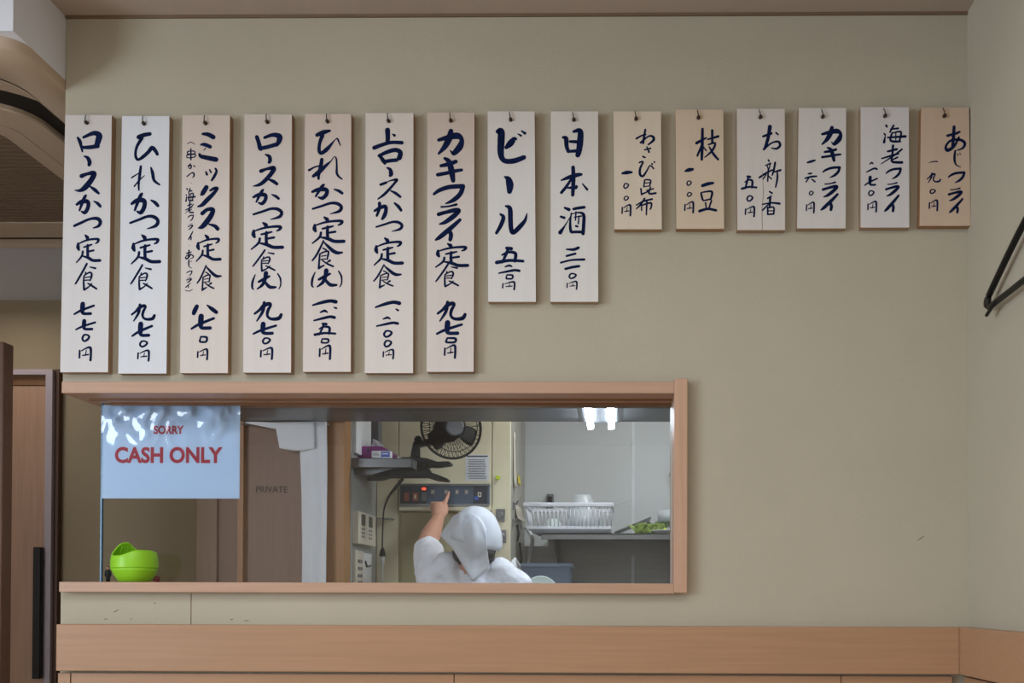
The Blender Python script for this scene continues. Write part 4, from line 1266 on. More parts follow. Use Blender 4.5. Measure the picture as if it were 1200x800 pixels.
# white board and conduit above the shelf, on the left wall
o = MB().box(KX + 0.001, KX + 0.012, 3.64, 3.86, P(420, 536, 3.7).z + 0.01, HZ + 0.2).build('wall_board', 'white')
tag(o, 'white board on the kitchen left wall above the purple tissue box', 'board')
o = MB().box(KX + 0.001, KX + 0.03, 3.90, 3.96, P(440, 534, 3.9).z, 2.25).build('conduit', 'outlet')
tag(o, 'dull grey vertical conduit box on the kitchen left wall behind the tissue box', 'conduit')

# remote controllers and switches on the left wall
def LW(name, m, y0, y1, z0, z1, t, parent, lab=None, base=0.0):
    o = MB().box(KX + 0.0005 + base, KX + t + base, y0, y1, z0, z1).build(name, m, parent, bevel=0.0015 if t > .006 else 0)
    if lab: o['label'] = lab
    return o
def lz_(py, Y): return P(420, py, Y).z
# two-screen water heater controller
Y0, Y1 = 3.64, 3.905
zt, zb = lz_(601, Y0 + .1), lz_(638, Y0 + .1)
rc = empty('heater_controller', (KX, (Y0 + Y1) / 2, zb), 'ivory wall controller with two small dark screens on the kitchen left wall', 'controller')
LW('housing', 'ivory', Y0, Y1, zb, zt, 0.022, rc)
for yy in (3.715, 3.825):
    LW('screen', 'lcd', yy - .033, yy + .02, zt - 0.048, zt - 0.008, .0015, rc, base=.022)
    for j in range(3):
        for i in range(2):
            LW('button', 'outlet', yy - .03 + i * .03, yy - .018 + i * .03, zt - 0.064 - j * .014, zt - 0.058 - j * .014, .002, rc, base=.022)
zt2, zb2 = lz_(645, 3.7), lz_(645, 3.7) - 0.20
sw = empty('switch_panel', (KX, 3.70, zb2), 'ivory wall switch panel with rows of dark switches below the heater controller', 'switch')
LW('plate', 'ivory', 3.645, 3.755, zb2, zt2, 0.012, sw)
for j in range(5):
    for i in range(2):
        LW('switch', 'outlet', 3.675 + i * .035, 3.69 + i * .035, zt2 - 0.045 - j * .026, zt2 - 0.033 - j * .026, .004, sw, base=.012)
zt3 = lz_(648, 3.82)
so = empty('socket_plate', (KX, 3.83, zt3 - .2), 'white wall plate with a small grey hook right of the ivory switch panel', 'wall plate')
LW('plate', 'white', 3.77, 3.905, zt3 - .2, zt3, 0.006, so)
MB().tube([(KX + .008, 3.80, zt3 - .03), (KX + .012, 3.81, zt3 - .05), (KX + .012, 3.86, zt3 - .046)], .004, 8).build('hook', 'outlet', so, smooth=True)
# small narrow steel ledge on the left wall
zl = lz_(606, 3.8)
o = MB().box(KX + 0.001, KX + 0.075, 3.915, 3.985, lz_(606, 3.9) - .004, lz_(606, 3.9)).build('small_ledge', 'steel')
tag(o, 'narrow steel ledge in the kitchen corner above the fan plug', 'ledge')

# ------------------------------------------------------------------ clip fan
YF = 3.80
fc = P(529, 501, YF)
fn_c = P(500, 540, 3.74)
fan = empty('clip_fan', fn_c, 'black clip-on fan clamped to the end of the steel shelf', 'fan')
R_ = 36 * YF / F
nrm = Vector((0.42, -0.90, -0.04)).normalized()
u_ = nrm.cross(Vector((0, 0, 1))).normalized() * -1
v_ = u_.cross(nrm).normalized()
if v_.z < 0: v_ = -v_
def FP(r, a, h): return fc + u_ * (r * math.cos(a)) + v_ * (r * math.sin(a)) + nrm * h
def ringp(r, h, n=48): return [FP(r, 2 * math.pi * i / n, h) for i in range(n)]
mb = MB()
mb.tube(ringp(R_ * 1.0, 0.0), 0.0046, 8, closed=True)
mb.tube(ringp(R_ * 0.80, 0.029), 0.0016, 6, closed=True)
mb.tube(ringp(R_ * 0.36, 0.040), 0.0030, 6, closed=True)
for i in range(84):
    a = 2 * math.pi * i / 84
    mb.tube([FP(R_ * .32, a, 0.042), FP(R_ * .62, a + .05, 0.038), FP(R_ * .86, a + .09, 0.024), FP(R_ * 1.0, a + .10, 0.002)], 0.0011, 5, cap=False)
mb.build('front_guard', 'black', fan, smooth=True)
mb = MB()
mb.tube(ringp(R_ * .99, -0.006), 0.003, 6, closed=True)
for i in range(40):
    a = 2 * math.pi * i / 40
    mb.tube([FP(R_ * .32, a, -0.045), FP(R_ * .75, a, -0.042), FP(R_ * .97, a, -0.02), FP(R_ * .99, a, -0.004)], 0.0011, 5, cap=False)
mb.build('rear_guard', 'black', fan, smooth=True)
MB().lathe([(0.001, .048), (R_ * .26, .047), (R_ * .30, .043), (R_ * .30, .038), (0.001, .038)], fc, nrm, 28).build('centre_cap', 'outlet', fan)
MB().lathe([(0.001, .018), (R_ * .22, .016), (R_ * .24, .008), (R_ * .24, -.02), (0.001, -.02)], fc, nrm, 24).build('hub', 'black', fan)
for bI in range(3):
    a0 = math.radians(100 + bI * 120)
    rows = []
    for i in range(8):
        r = R_ * (.22 + .66 * i / 7)
        hw = 0.62 * (0.55 + .45 * math.sin(math.pi * (i + 1.5) / 9))
        rows.append([FP(r, a0 + hw * (j / 6 - .5) * 1.7, 0.012 * (j / 6 - .5) * -2) for j in range(7)])
    MB().grid(rows).build('blade', 'black', fan, smooth=True, solid=0.0015)
MB().lathe([(0.001, -.12), (R_ * .30, -.115), (R_ * .42, -.09), (R_ * .44, -.05), (R_ * .40, -.044), (0.001, -.044)], fc, nrm, 28).build('motor', 'black', fan, smooth=True)
mrear = fc - nrm * 0.085 - v_ * 0.03
neck = P(488, 521, 3.77)
foot = P(486.5, 537, 3.75)
mb = MB().tube([mrear, (mrear + neck) / 2 + Vector((-.008, 0, -.004)), neck, foot], [0.012, 0.013, 0.015, 0.019], 12)
mb.ball(P(490, 515, 3.775), 0.015)
mb.build('neck', 'black', fan, smooth=True)
def jaw(pts, m, name, yc=3.74, half=0.028):
    pp = [P(x, y, yc - half) for x, y in pts]
    return MB().prism(pp[::-1], (0, 2 * half, 0)).build(name, m, fan, bevel=0.004)
jaw([(468, 535.2), (489, 535), (500, 536.5), (512, 540.5), (526, 540), (528.5, 542), (527, 544.5), (511, 546.5), (502, 546), (497, 550), (478, 547), (466, 538)], 'black', 'upper_jaw')
jaw([(420, 548.5), (470, 548.5), (500, 546.5), (504, 553), (515, 556.5), (525.5, 561), (524, 563.5), (510, 562), (500, 558.5), (440, 558.5)], 'black', 'lower_jaw')
c = P(493, 546.5, 3.705)
MB().lathe([(0.001, .008), (0.014, .008), (0.016, .004), (0.016, 0), (0.001, 0)], (c.x, 3.712, c.z), (0, -1, 0), 20).build('pivot_screw', 'black', fan)
cord = [P(472, 561, 3.78), P(462, 573, 3.80), P(455, 583, 3.83), P(450, 597, 3.87), P(448.6, 615, 3.90), P(448, 640, 3.93), P(448.3, 645, 3.93)]
cord = [Vector(q) for q in spline([tuple(q) for q in cord], 6)]
n = len(cord)
MB().tube(cord, [0.0065 * (1 - .55 * min(1, i / (n * .5))) for i in range(n)], 8).build('cord', 'black', fan, smooth=True)
c = P(448.3, 645, 3.93)
MB().lathe([(0.004, 0.012), (0.008, 0.004), (0.012, -0.014), (0.012, -0.022), (0.001, -0.022)], c, (0, 0, 1), 16).build('plug', 'black', fan, smooth=True)
MB().tube([c + Vector((0, 0, -.022)), c + Vector((0, 0, -.045)), c + Vector((-.001, 0.0, -.06)), c + Vector((-.001, .01, -.4))], [.009, .008, .004, .004], 10).build('extension_lead', 'white', fan, smooth=True)

# ------------------------------------------------------------------ back wall: socket box, shelf, dish rack, vegetables
KSY = 4.18
a, b = P(640.5, 578.5, KY - .03), P(648.5, 594, KY - .03)
sb = empty('outlet_box', ((a.x + b.x) / 2, KY, b.z), 'small dark grey outlet box on the white kitchen wall above the dish rack', 'outlet box')
MB().box(a.x, b.x, KY - 0.03, KY - 0.0005, b.z, a.z).build('box', 'outlet', sb, bevel=0.003)
MB().box(a.x + .006, b.x - .006, KY - 0.033, KY - 0.03, b.z + .012, a.z - .012).build('cover', 'black', sb)
kz1, kz0 = P(700, 624.5, KSY).z, P(700, 632, KSY).z
kx0 = P(634, 628, KSY).x
ks = empty('steel_shelf', (kx0 + .4, KSY, kz0), 'long stainless steel shelf on the kitchen back wall carrying the dish rack', 'shelf')
mb = MB().box(kx0, KR - 0.002, KSY, KY - 0.008, kz1 - 0.006, kz1)
mb.box(kx0, KR - 0.002, KSY, KSY + 0.006, kz0, kz1)
mb.build('board', 'steel', ks, bevel=0.0012)
MB().box(kx0, KR - 0.002, KY - 0.02, KY - 0.008, kz0 - 0.05, kz1 - .006).build('wall_rail', 'steel', ks)
for xx in (kx0 + 0.05, kx0 + 0.6):
    MB().prism([(xx, KSY + .03, kz1 - .007), (xx, KSY + .03, kz0), (xx, KY - .009, kz0 - .12), (xx, KY - .009, kz1 - .007)], (0.004, 0, 0)).build('bracket', 'steel', ks)

# dish rack
RYf, RYb = 4.16, 4.46
zA, zB = P(660, 588.5, RYf).z, P(660, 593.5, RYf).z          # rim
zC, zD, zE = P(660, 616, RYf).z, P(660, 623, RYf).z, kz1 + 0.001
rx0, rx1 = P(613, 590, RYf).x, P(719, 590, RYf).x
bx0, bx1 = P(618, 620, RYf).x, P(716, 620, RYf).x
rk = empty('dish_rack', ((rx0 + rx1) / 2, (RYf + RYb) / 2, kz1), 'white plastic dish rack with upright slats on the steel shelf', 'dish rack')
def frame(x0, x1, y0, y1, z0, z1, w_): 
    return MB().box(x0, x1, y0, y0 + w_, z0, z1).box(x0, x1, y1 - w_, y1, z0, z1).box(x0, x0 + w_, y0 + w_, y1 - w_, z0, z1).box(x1 - w_, x1, y0 + w_, y1 - w_, z0, z1)
frame(rx0, rx1, RYf, RYb, zB, zA, .012).build('rim', 'rack', rk, bevel=0.003)
frame(bx0, bx1, RYf + .008, RYb - .008, zC - .012, zC, .006).build('lower_rail', 'rack', rk, bevel=0.001)
mb = MB()
ip = 0.012
for (s0, z) in ((0, zC - .012),):
    o4 = [(bx0, RYf + .006), (bx1, RYf + .006), (bx1, RYb - .006), (bx0, RYb - .006)]
    i4 = [(bx0 + .03, RYf + .03), (bx1 - .01, RYf + .03), (bx1 - .01, RYb - .03), (bx0 + .03, RYb - .03)]
    vs = [(x, y, zC - .012) for x, y in o4] + [(x, y, zE) for x, y in i4] + [(x, y, zE + .004) for x, y in i4] + [(x, y, zC - .014) for x, y in [(bx0 + .004, RYf + .010), (bx1 - .004, RYf + .010), (bx1 - .004, RYb - .010), (bx0 + .004, RYb - .010)]]
    fs = [(k, (k + 1) % 4, (k + 1) % 4 + 4, k + 4) for k in range(4)] + [(7, 6, 5, 4)] + [(8, 9, 10, 11)] + [(k + 8, (k + 1) % 4 + 8, (k + 1) % 4 + 12, k + 12) for k in range(4)] + [(k, k + 12, (k + 1) % 4 + 12, (k + 1) % 4) for k in range(4)]
    mb.add(vs, fs)
mb.build('tray', 'rack', rk)
for i in range(19):
    t = (i + .5) / 19
    xt = rx0 + .03 + (rx1 - rx0 - .045) * t
    xb = bx0 + .02 + (bx1 - bx0 - .03) * t
    for yy in ((RYf + .010, RYb - .010) if i % 3 == 0 else (RYf + .010,)):
        MB().tube([(xb, yy, zC - .002), (xt, yy - .002, zB + .003)], .0024, 6).build('slat', 'rack', rk, smooth=True)
for i in range(7):
    yy = RYf + .03 + (RYb - RYf - .06) * i / 6
    for xb, xt in ((bx0 + .004, rx0 + .006), (bx1 - .004, rx1 - .006)):
        MB().tube([(xb, yy, zC - .002), (xt, yy, zB + .003)], .0024, 6).build('slat', 'rack', rk, smooth=True)

# glassware and crockery in the rack
def bowl(name, px, Y, r, h, m, label, cat, z=None, flip=False, parent=None):
    c = P(px, 610, Y)
    z = zE + .0045 if z is None else z
    t = .003
    pr = [(0.001, 0), (r * .42, 0), (r * .45, h * .06), (r * .80, h * .45), (r, h), (r - t, h), (r * .78 - t * .5, h * .48), (r * .40, h * .12), (0.001, h * .1)]
    if flip: pr = [(a_, h - b_) for a_, b_ in pr]
    return tag(MB().lathe(pr, (c.x, Y, z), seg=32).build(name, m, smooth=True), label, cat)
bowl('rice_bowl', 648, 4.29, .052, .060, 'mint', 'white bowl at the left inside the dish rack', 'bowl', flip=True)
gl_ = bowl('glass_bowl', 683, 4.345, .085, .166, 'dome', 'upturned clear dome rising above the dish rack rim', 'bowl', flip=True)
for i, px in enumerate((664, 700)):
    c = P(px, 610, 4.22)
    r = .030
    o = MB().lathe([(0.001, 0), (r * .8, 0), (r, .092), (r - .003, .092), (r * .76, .006), (0.001, .006)], (c.x, 4.22, zE + .0045), seg=24).build('tumbler', 'clearware', smooth=True)
    tag(o, 'clear tumbler inside the dish rack %s' % ('beside the white bowl' if i == 0 else 'at its right end'), 'glass', 'tumblers in the dish rack')
# clear lid leaning out of the rack, and a thin dark board leaning over the shelf
def slab(name, p, q, y0, y1, t, m, label, cat):
    p0, q0 = P(*p, y0), P(*q, y0)
    d = (q0 - p0).normalized()
    nn = Vector((-d.z, 0, d.x)) * t
    return tag(MB().prism([p0, q0, q0 + nn, p0 + nn], (0, y1 - y0, 0)).build(name, m, bevel=0.001), label, cat)
slab('clear_lid', (717.5, 592), (738.5, 585), 4.26, 4.42, .0025, 'clearware', 'thin clear lid sticking out at the right of the dish rack rim', 'lid')
slab('cutting_board', (720, 623.8), (763.5, 605.5), 4.31, 4.54, .004, 'steel', 'thin steel tray leaning up from the shelf right of the dish rack', 'tray')
# vegetables
random.seed(11)
def leaves(name, px, Y, wpx, hpx, n, m, label, cat):
    k = Y / F
    c = P(px, 624, Y)
    mb = MB()
    for i in range(n):
        a_ = random.uniform(0, 6.28)
        rr = random.uniform(0, .5)
        b_ = Vector((c.x + wpx * k * rr * math.cos(a_), Y + .05 * rr * math.sin(a_), kz1 + .001))
        L = hpx * k * random.uniform(.7, 1.05)
        dirx, diry = random.uniform(-1.0, 1.0), random.uniform(-.5, .5)
        rows = []
        for j in range(6):
            t = j / 5
            ww = .012 * math.sin(math.pi * min(1, t * .85 + .12)) + .001
            ctr = b_ + Vector((dirx * L * t * .8, diry * L * t * .5, L * (t - .42 * t * t)))
            rows.append([ctr + Vector((-ww, 0, .003)), ctr + Vector((0, .004, 0)), ctr + Vector((ww, 0, .003))])
        mb.grid(rows)
    return tag(mb.build(name, m, smooth=True, solid=.0012), label, cat)
leaves('leafy_greens', 758, 4.235, 30, 20, 46, 'leaf', 'bunch of light leafy greens at the front of the steel shelf', 'vegetable')
leaves('leek_bunch', 768, 4.32, 12, 26, 18, 'leafdark', 'dark green bunch in the middle of the steel shelf vegetables', 'vegetable')
o = MB()
c = P(775, 616, 4.28)
o.ball((c.x, 4.28, kz1 + .0185), (.022, .020, .0185), 20, 12)
o = o.build('lime_fruit', 'lime', smooth=True)
tag(o, 'bright yellow-green fruit on the steel shelf below the glass bowl', 'fruit')
o = MB().lathe([(0.001, 0), (.025, 0), (.055, .012), (.058, .015), (.052, .013), (.024, .004), (0.001, .004)], (P(778, 623, 4.23).x, 4.235, kz1 + .0005), seg=30).build('small_dish', 'white', smooth=True)
tag(o, 'small white dish at the right end of the visible steel shelf', 'dish')
# stand with glass bowl of greens at the right
c = P(790, 610, 4.42)
vb = empty('vegetable_bowl', (c.x, 4.42, kz1), 'clear stemmed bowl of green vegetables at the right end of the steel shelf', 'bowl')
k = 4.42 / F
MB().lathe([(0.001, 0), (.05, 0), (.05, .006), (.015, .012), (.015, 10 * k), (.04, 12 * k), (.001, 12 * k)], (c.x, 4.42, kz1 + .0005), seg=28).build('stand', 'clearware', vb, smooth=True)
MB().lathe([(0.001, 12 * k), (.045, 12 * k), (.070, 17 * k), (.074, 30 * k), (.071, 30 * k), (.066, 17.5 * k), (.04, 13 * k), (0.001, 13 * k)], (c.x, 4.42, kz1 + .0005), seg=32).build('glass', 'dome', vb, smooth=True)
mb = MB()
for i in range(22):
    a_ = random.uniform(0, 6.28)
    rr = random.uniform(0, .045)
    mb.ball((c.x + rr * math.cos(a_), 4.42 + rr * math.sin(a_), kz1 + (14.5 + random.uniform(1.5, 9)) * k), (.012, .012, .009), 8, 6)
mb.build('greens', 'leafdark', vb, smooth=True)
# spout/hook seen at the right edge of the hatch
c = P(787, 555, KY - .03)
o = MB().tube([(c.x + .02, KY - .001, c.z + .03), (c.x, KY - .03, c.z + .02), (c.x - .008, KY - .035, c.z - .01), (c.x + .01, KY - .035, c.z - .025)], .005, 8)
tag(o.build('wall_hook_rail', 'steel', smooth=True), 'small steel hook on the kitchen back wall at the right edge of the glass', 'hook')
# hose hanging left of the steel shelf
hp = [P(616, 618, 4.5), P(621, 624, 4.48), P(624, 634, 4.46), P(621, 648, 4.46), P(618, 668, 4.47), P(617, 685, 4.48), P(617.5, 702, 4.49)]
hp = [Vector(q) for q in spline([tuple(q) for q in hp], 6)]
o = MB().tube(hp, .009, 10)
tag(o.build('hose', 'white', smooth=True), 'pale hose curving down left of the steel shelf', 'hose')
# blue-grey tub and white plate rim behind the cook, on a low worktop
wt = empty('worktop', (P(690, 700, 4.2).x, 4.2, 0), 'low steel worktop hidden below the hatch sill behind the cook', 'worktop')
wz = EYE - 0.06
wx0, wx1 = cx1 + 0.01, KR - .01
MB().box(wx0, wx1, 3.92, KY - .01, wz - .04, wz).build('top', 'steel', wt, bevel=.003)
for (xx, yy) in ((wx0 + .04, 3.96), (wx1 - .06, 3.96), (wx0 + .04, KY - .07), (wx1 - .06, KY - .07)):
    MB().box(xx, xx + .035, yy, yy + .035, 0, wz - .04).build('leg', 'steel', wt)
a, b = P(612, 660, 3.98), P(668, 660, 3.98)
tb_ = empty('plastic_tub', ((a.x + b.x) / 2, 4.08, wz), 'blue-grey plastic tub on the worktop right of the cook', 'tub')
mb = MB()
x0, x1, y0, y1, z0, z1 = a.x, b.x, 3.98, 4.22, wz + .001, a.z
t = .004
ov = [(x0 + .012, y0 + .01, z0), (x1 - .012, y0 + .01, z0), (x1 - .012, y1 - .01, z0), (x0 + .012, y1 - .01, z0), (x0, y0, z1), (x1, y0, z1), (x1, y1, z1), (x0, y1, z1)]
iv = [(x + (t if i in (0, 3, 4, 7) else -t), y + (t if i in (0, 1, 4, 5) else -t), z + (t if i < 4 else 0)) for i, (x, y, z) in enumerate(ov)]
mb.add(ov + iv, [(3, 2, 1, 0)] + [(k, (k + 1) % 4, (k + 1) % 4 + 4, k + 4) for k in range(4)] + [(8, 9, 10, 11)] + [(k + 12, (k + 1) % 4 + 12, (k + 1) % 4 + 8, k + 8) for k in range(4)] + [(k + 4, (k + 1) % 4 + 4, (k + 1) % 4 + 12, k + 12) for k in range(4)])
mb.build('body', 'bluebin', tb_)
frame(x0 - .006, x1 + .006, y0 - .006, y1 + .006, z1 - .012, z1 + .001, .006).build('rim', 'bluebin', tb_)

# ------------------------------------------------------------------ the cook, seen from behind
PYc = 3.50
def Q(px, py, dy=0.0): return P(px, py, PYc + dy)
def dn(o, vox, it=6):
    q = o.modifiers.new('remesh', 'REMESH')
    q.mode = 'VOXEL'
    q.voxel_size = vox
    q.use_smooth_shade = True
    q = o.modifiers.new('smooth', 'SMOOTH')
    q.factor = 0.5
    q.iterations = it
    return o
Hc = Q(557, 630)
pcx = Q(556, 690).x
cook = empty('person', (pcx, PYc, 0), 'person in a white T-shirt and white kerchief seen from behind, pointing at the control panel', 'person')
neck0 = Vector((Hc.x, Hc.y - .012, Hc.z - .07))
neck1 = Vector((pcx, PYc - .005, Hc.z - .155))
chest = Vector((pcx, PYc, Hc.z - .27))
waist = Vector((pcx, PYc + .005, Hc.z - .46))
hips = Vector((pcx, PYc, Hc.z - .60))
shL, elL, wrL = Q(508, 679, .01), Q(500.5, 637, .20), Q(513.5, 607, .385)
shR = Q(603, 687, .01)
elR = Vector((shR.x + .05, PYc + .03, shR.z - .25))
wrR = Vector((shR.x + .02, PYc + .22, shR.z - .34))
def torso_rows(k=1.0):
    return [(hips.z - .05, .158, .115), (hips.z + .03, .165, .118), (waist.z, .128, .095), (chest.z - .03, .140, .105), (chest.z + .05, .148, .100), (chest.z + .10, .125, .080), (neck1.z + .0, .062, .055)]
def torso(mb, rows, seg=28, grow=0.0, y=PYc, cx=pcx):
    rr = []
    for z, rx, ry in rows:
        rr.append([Vector((cx + (rx + grow) * math.cos(a), y + (ry + grow) * math.sin(a), z)) for a in [2 * math.pi * k / seg for k in range(seg)]])
    n = len(rr)
    vs = [p for r in rr for p in r]
    fs = [(i * seg + k, i * seg + (k + 1) % seg, (i + 1) * seg + (k + 1) % seg, (i + 1) * seg + k) for i in range(n - 1) for k in range(seg)]
    fs += [list(range(seg))[::-1], [(n - 1) * seg + k for k in range(seg)]]
    mb.add(vs, fs)
body = MB()
torso(body, torso_rows())
body.tube([neck1 - Vector((0, 0, .05)), neck1, neck0], [.062, .052, .050], 18)
body.ball(Hc + Vector((0, .004, .0)), (.074, .092, .104), 28, 20)
body.ball(Hc + Vector((-.006, .050, -.058)), (.050, .046, .046), 20, 14)         # jaw
body.tube([Hc + Vector((-.010, .094, .012)), Hc + Vector((-.011, .108, -.018)), Hc + Vector((-.011, .100, -.026))], [.006, .010, .008], 10)   # nose
for s in (-1, 1):                                                                     # ears, lips, brow
    body.ball(Hc + Vector((s * .074, .008, -.010)), (.009, .017, .028), 12, 8)
body.tube([Hc + Vector((-.034, .092, -.052)), Hc + Vector((-.011, .100, -.052)), Hc + Vector((.014, .092, -.052))], [.004, .007, .004], 10)
def limb(pts, rad): body.tube(pts, rad, 16); [body.ball(p, r * .99, 16, 10) for p, r in zip(pts, rad)]
for s, sh in ((-1, shL), (1, shR)):
    limb([Vector((pcx + s * .05, PYc, neck1.z - .035)), Vector(((sh.x + pcx) / 2 + s * .02, PYc, sh.z + .030)), sh], [.048, .046, .047])
limb([shL, (shL + elL) / 2, elL], [.047, .042, .036])
limb([elL, elL.lerp(wrL, .35), elL.lerp(wrL, .8), wrL], [.036, .037, .027, .0235])
limb([shR, (shR + elR) / 2, elR], [.047, .042, .036])
limb([elR, elR.lerp(wrR, .35), elR.lerp(wrR, .8), wrR], [.036, .037, .027, .0235])
# left hand: palm, three curled fingers, raised index, thumb at the side
HYv = .385
def H(px, py, d): return P(px, py, PYc + d - .006)
body.tube([wrL, H(513, 602, .405), H(513, 596, .425), H(513, 591.5, .437)], [.023, .024, .025, .020], 16)
for (x, s_) in ((507.0, 0), (511.6, 1), (516.2, 2)):
    body.tube([H(509 + s_ * 3.2, 601, .408), H(x, 594, .430), H(x - .2, 590.3, .437)], [.0105, .0105, .0100], 12)
    body.tube([H(x - .2, 590.3, .437), H(x, 589.8, .452), H(x + .4, 592.5, .463), H(x + .8, 597.0, .458), H(x + 1, 599.5, .446)], [.0098, .0090, .0085, .0080, .0068], 12)
    body.ball(H(x - .2, 590.2, .438), .0102, 10, 8)
idx = [H(517.5, 600, .415), H(520.3, 593, .434), H(522.3, 587, .450), H(524.6, 581.5, .460), H(526.0, 577.3, .4635)]
body.tube(idx, [.0105, .0100, .0088, .0078, .0062], 12)
for p, r in zip(idx[1:], [.0102, .0086, .0077, .0062]): body.ball(p, r, 10, 8)
th = [H(517.5, 604.5, .40), H(521.5, 601, .415), H(523.3, 596.5, .432), H(522.8, 592.3, .446)]
body.tube(th, [.0125, .0115, .0095, .0072], 12)
for p, r in zip(th, [.0125, .0115, .0095, .0072]): body.ball(p, r, 10, 8)
# right hand, resting in front of the body
fw = (wrR - elR).normalized()
side = fw.cross(Vector((0, 0, 1))).normalized()
pal = wrR + fw * .05
body.tube([wrR, wrR + fw * .03, pal, pal + fw * .035], [.022, .026, .027, .022], 16)
for i in range(4):
    o_ = side * (.026 - .0175 * i)
    L = (.070, .078, .073, .058)[i]
    k0 = pal + fw * .03 + o_
    body.tube([pal + o_ * .8, k0, k0 + fw * L * .45 + Vector((0, 0, -.010)), k0 + fw * L * .72 + Vector((0, 0, -.026)), k0 + fw * L * .85 + Vector((0, 0, -.042))], [.0095, .0098, .0088, .0080, .0065], 12)
body.tube([wrR + fw * .02 - side * .018, wrR + fw * .045 - side * .040, wrR + fw * .075 - side * .046, wrR + fw * .098 - side * .040], [.013, .0115, .0095, .0072], 12)
for s in (-1, 1):
    hp_ = Vector((pcx + s * .085, PYc, hips.z - .02))
    kn = Vector((pcx + s * .095, PYc + .02, .44))
    an = Vector((pcx + s * .10, PYc - .01, .085))
    limb([hp_, hp_.lerp(kn, .5), kn], [.080, .070, .052])
    limb([kn, kn.lerp(an, .3), an], [.052, .052, .036])
    body.tube([an, an + Vector((0, .02, -.045)), an + Vector((0, .10, -.060)), an + Vector((0, .15, -.064))], [.036, .035, .030, .020], 14)
dn(body.build('body', 'skin', cook, fix=True), 0.0042, 3)
for p, nn in ((idx[-1] + Vector((0, -.0052, .0008)), 'nail'), (th[-1] + Vector((.002, -.0062, .001)), 'nail')):
    MB().ball(p, (.0042, .0016, .0055), 10, 6).build('fingernail', nn, cook, smooth=True)
for s in (-1, 1):
    e = MB().ball(Hc + Vector((s * .031 - .010, .086, -.002)), (.013, .010, .009), 14, 10).build('eye', 'eye', cook, smooth=True)
    MB().ball(Hc + Vector((s * .031 - .010, .0945, -.002)), (.005, .003, .005), 10, 6).build('pupil', 'hair', e, smooth=True)
MB().tube([Hc + Vector((-.033, .0965, -.052)), Hc + Vector((-.011, .106, -.052)), Hc + Vector((.013, .0965, -.052))], [.002, .0042, .002], 8).build('mouth', 'lips', cook, smooth=True)

# hair gathered at the nape
hm = MB()
hm.ball(Hc + Vector((0, -.010, -.010)), (.078, .086, .096), 26, 18)
for i in range(46):
    a = math.radians(200 + i * 140 / 45)
    b0 = Hc + Vector((.072 * math.cos(a), -.010 + .078 * math.sin(a), -.045))
    hm.tube([b0, b0 + Vector((-.004 * math.cos(a), .006, -.030)), b0 + Vector((-.016 * math.cos(a) + random.uniform(-.006, .006), .022, -.040 - random.uniform(0, .012)))], [.007, .006, .002], 6)
hm.build('hair', 'hair', cook, smooth=True)

# white T-shirt with short sleeves
sm = MB()
torso(sm, [(hips.z - .02, .178, .132), (waist.z, .150, .116), (chest.z - .04, .156, .122), (chest.z + .05, .160, .116), (chest.z + .10, .138, .094), (neck1.z - .005, .080, .068), (neck1.z + .018, .067, .060), (neck1.z + .045, .061, .058)])
for s, sh in ((-1, shL), (1, shR)):
    pts = [Vector((pcx + s * .045, PYc, neck1.z - .028)), Vector(((sh.x + pcx) / 2 + s * .02, PYc, sh.z + .042)), sh]
    sm.tube(pts, [.056, .056, .060], 18)
    for p, r in zip(pts, [.056, .056, .060]): sm.ball(p, r, 18, 12)
slv = [shL, shL.lerp(elL, .45), shL.lerp(elL, .86)]
sm.tube(slv, [.060, .056, .053], 20)
slr = [shR, shR.lerp(elR, .35), shR.lerp(elR, .60)]
sm.tube(slr, [.060, .058, .060], 20)
for i in range(9):     # creases of the raised sleeve and back
    t = .15 + .08 * i
    a = shL.lerp(elL, t)
    sm.tube([a + Vector((-.050, -.030, -.012 - .004 * (i % 3))), a + Vector((-.012, -.062 + .008 * t, .006)), a + Vector((.030, -.046, .014 + .006 * (i % 2)))], [.002, .0062 if i % 2 else .004, .002], 8)
for (x0_, z0_, x1_, z1_) in ((-.10, -.10, -.02, -.19), (-.06, -.08, .0, -.2), (.09, -.10, .03, -.2), (.12, -.13, .06, -.25), (-.13, -.15, -.06, -.27), (.02, -.07, .05, -.17)):
    a, b = Vector((pcx + x0_, PYc - .105, neck1.z + z0_)), Vector((pcx + x1_, PYc - .125, neck1.z + z1_))
    sm.tube([a, (a + b) / 2 + Vector((.01, -.004, 0)), b], [.002, .007, .002], 8)
sh_o = dn(sm.build('t_shirt', 'shirt', cook), 0.0045, 4)
tx_ = bpy.data.textures.new('cloth_creases', 'CLOUDS')
tx_.noise_scale = .055
q = sh_o.modifiers.new('creases', 'DISPLACE')
q.texture = tx_
q.strength = .014
q.mid_level = .5
# trousers and shoes
tm_ = MB()
torso(tm_, [(hips.z - .08, .172, .128), (hips.z + .02, .174, .126), (waist.z - .04, .150, .112)])
for s in (-1, 1):
    hp_ = Vector((pcx + s * .085, PYc, hips.z - .03))
    kn = Vector((pcx + s * .095, PYc + .02, .44))
    an = Vector((pcx + s * .10, PYc - .01, .10))
    tm_.tube([hp_, hp_.lerp(kn, .5), kn, an], [.090, .083, .066, .056], 18)
dn(tm_.build('trousers', 'trousers', cook), 0.008, 4)
for s in (-1, 1):
    an = Vector((pcx + s * .10, PYc - .01, .045))
    mb = MB().ball(an + Vector((0, .0, .0)), (.046, .058, .045), 16, 10)
    mb.ball(an + Vector((0, .10, -.008)), (.044, .085, .036), 16, 10)
    mb.tube([an, an + Vector((0, .09, -.004))], [.043, .040], 14)
    dn(mb.build('shoe', 'white', cook), 0.006, 3)

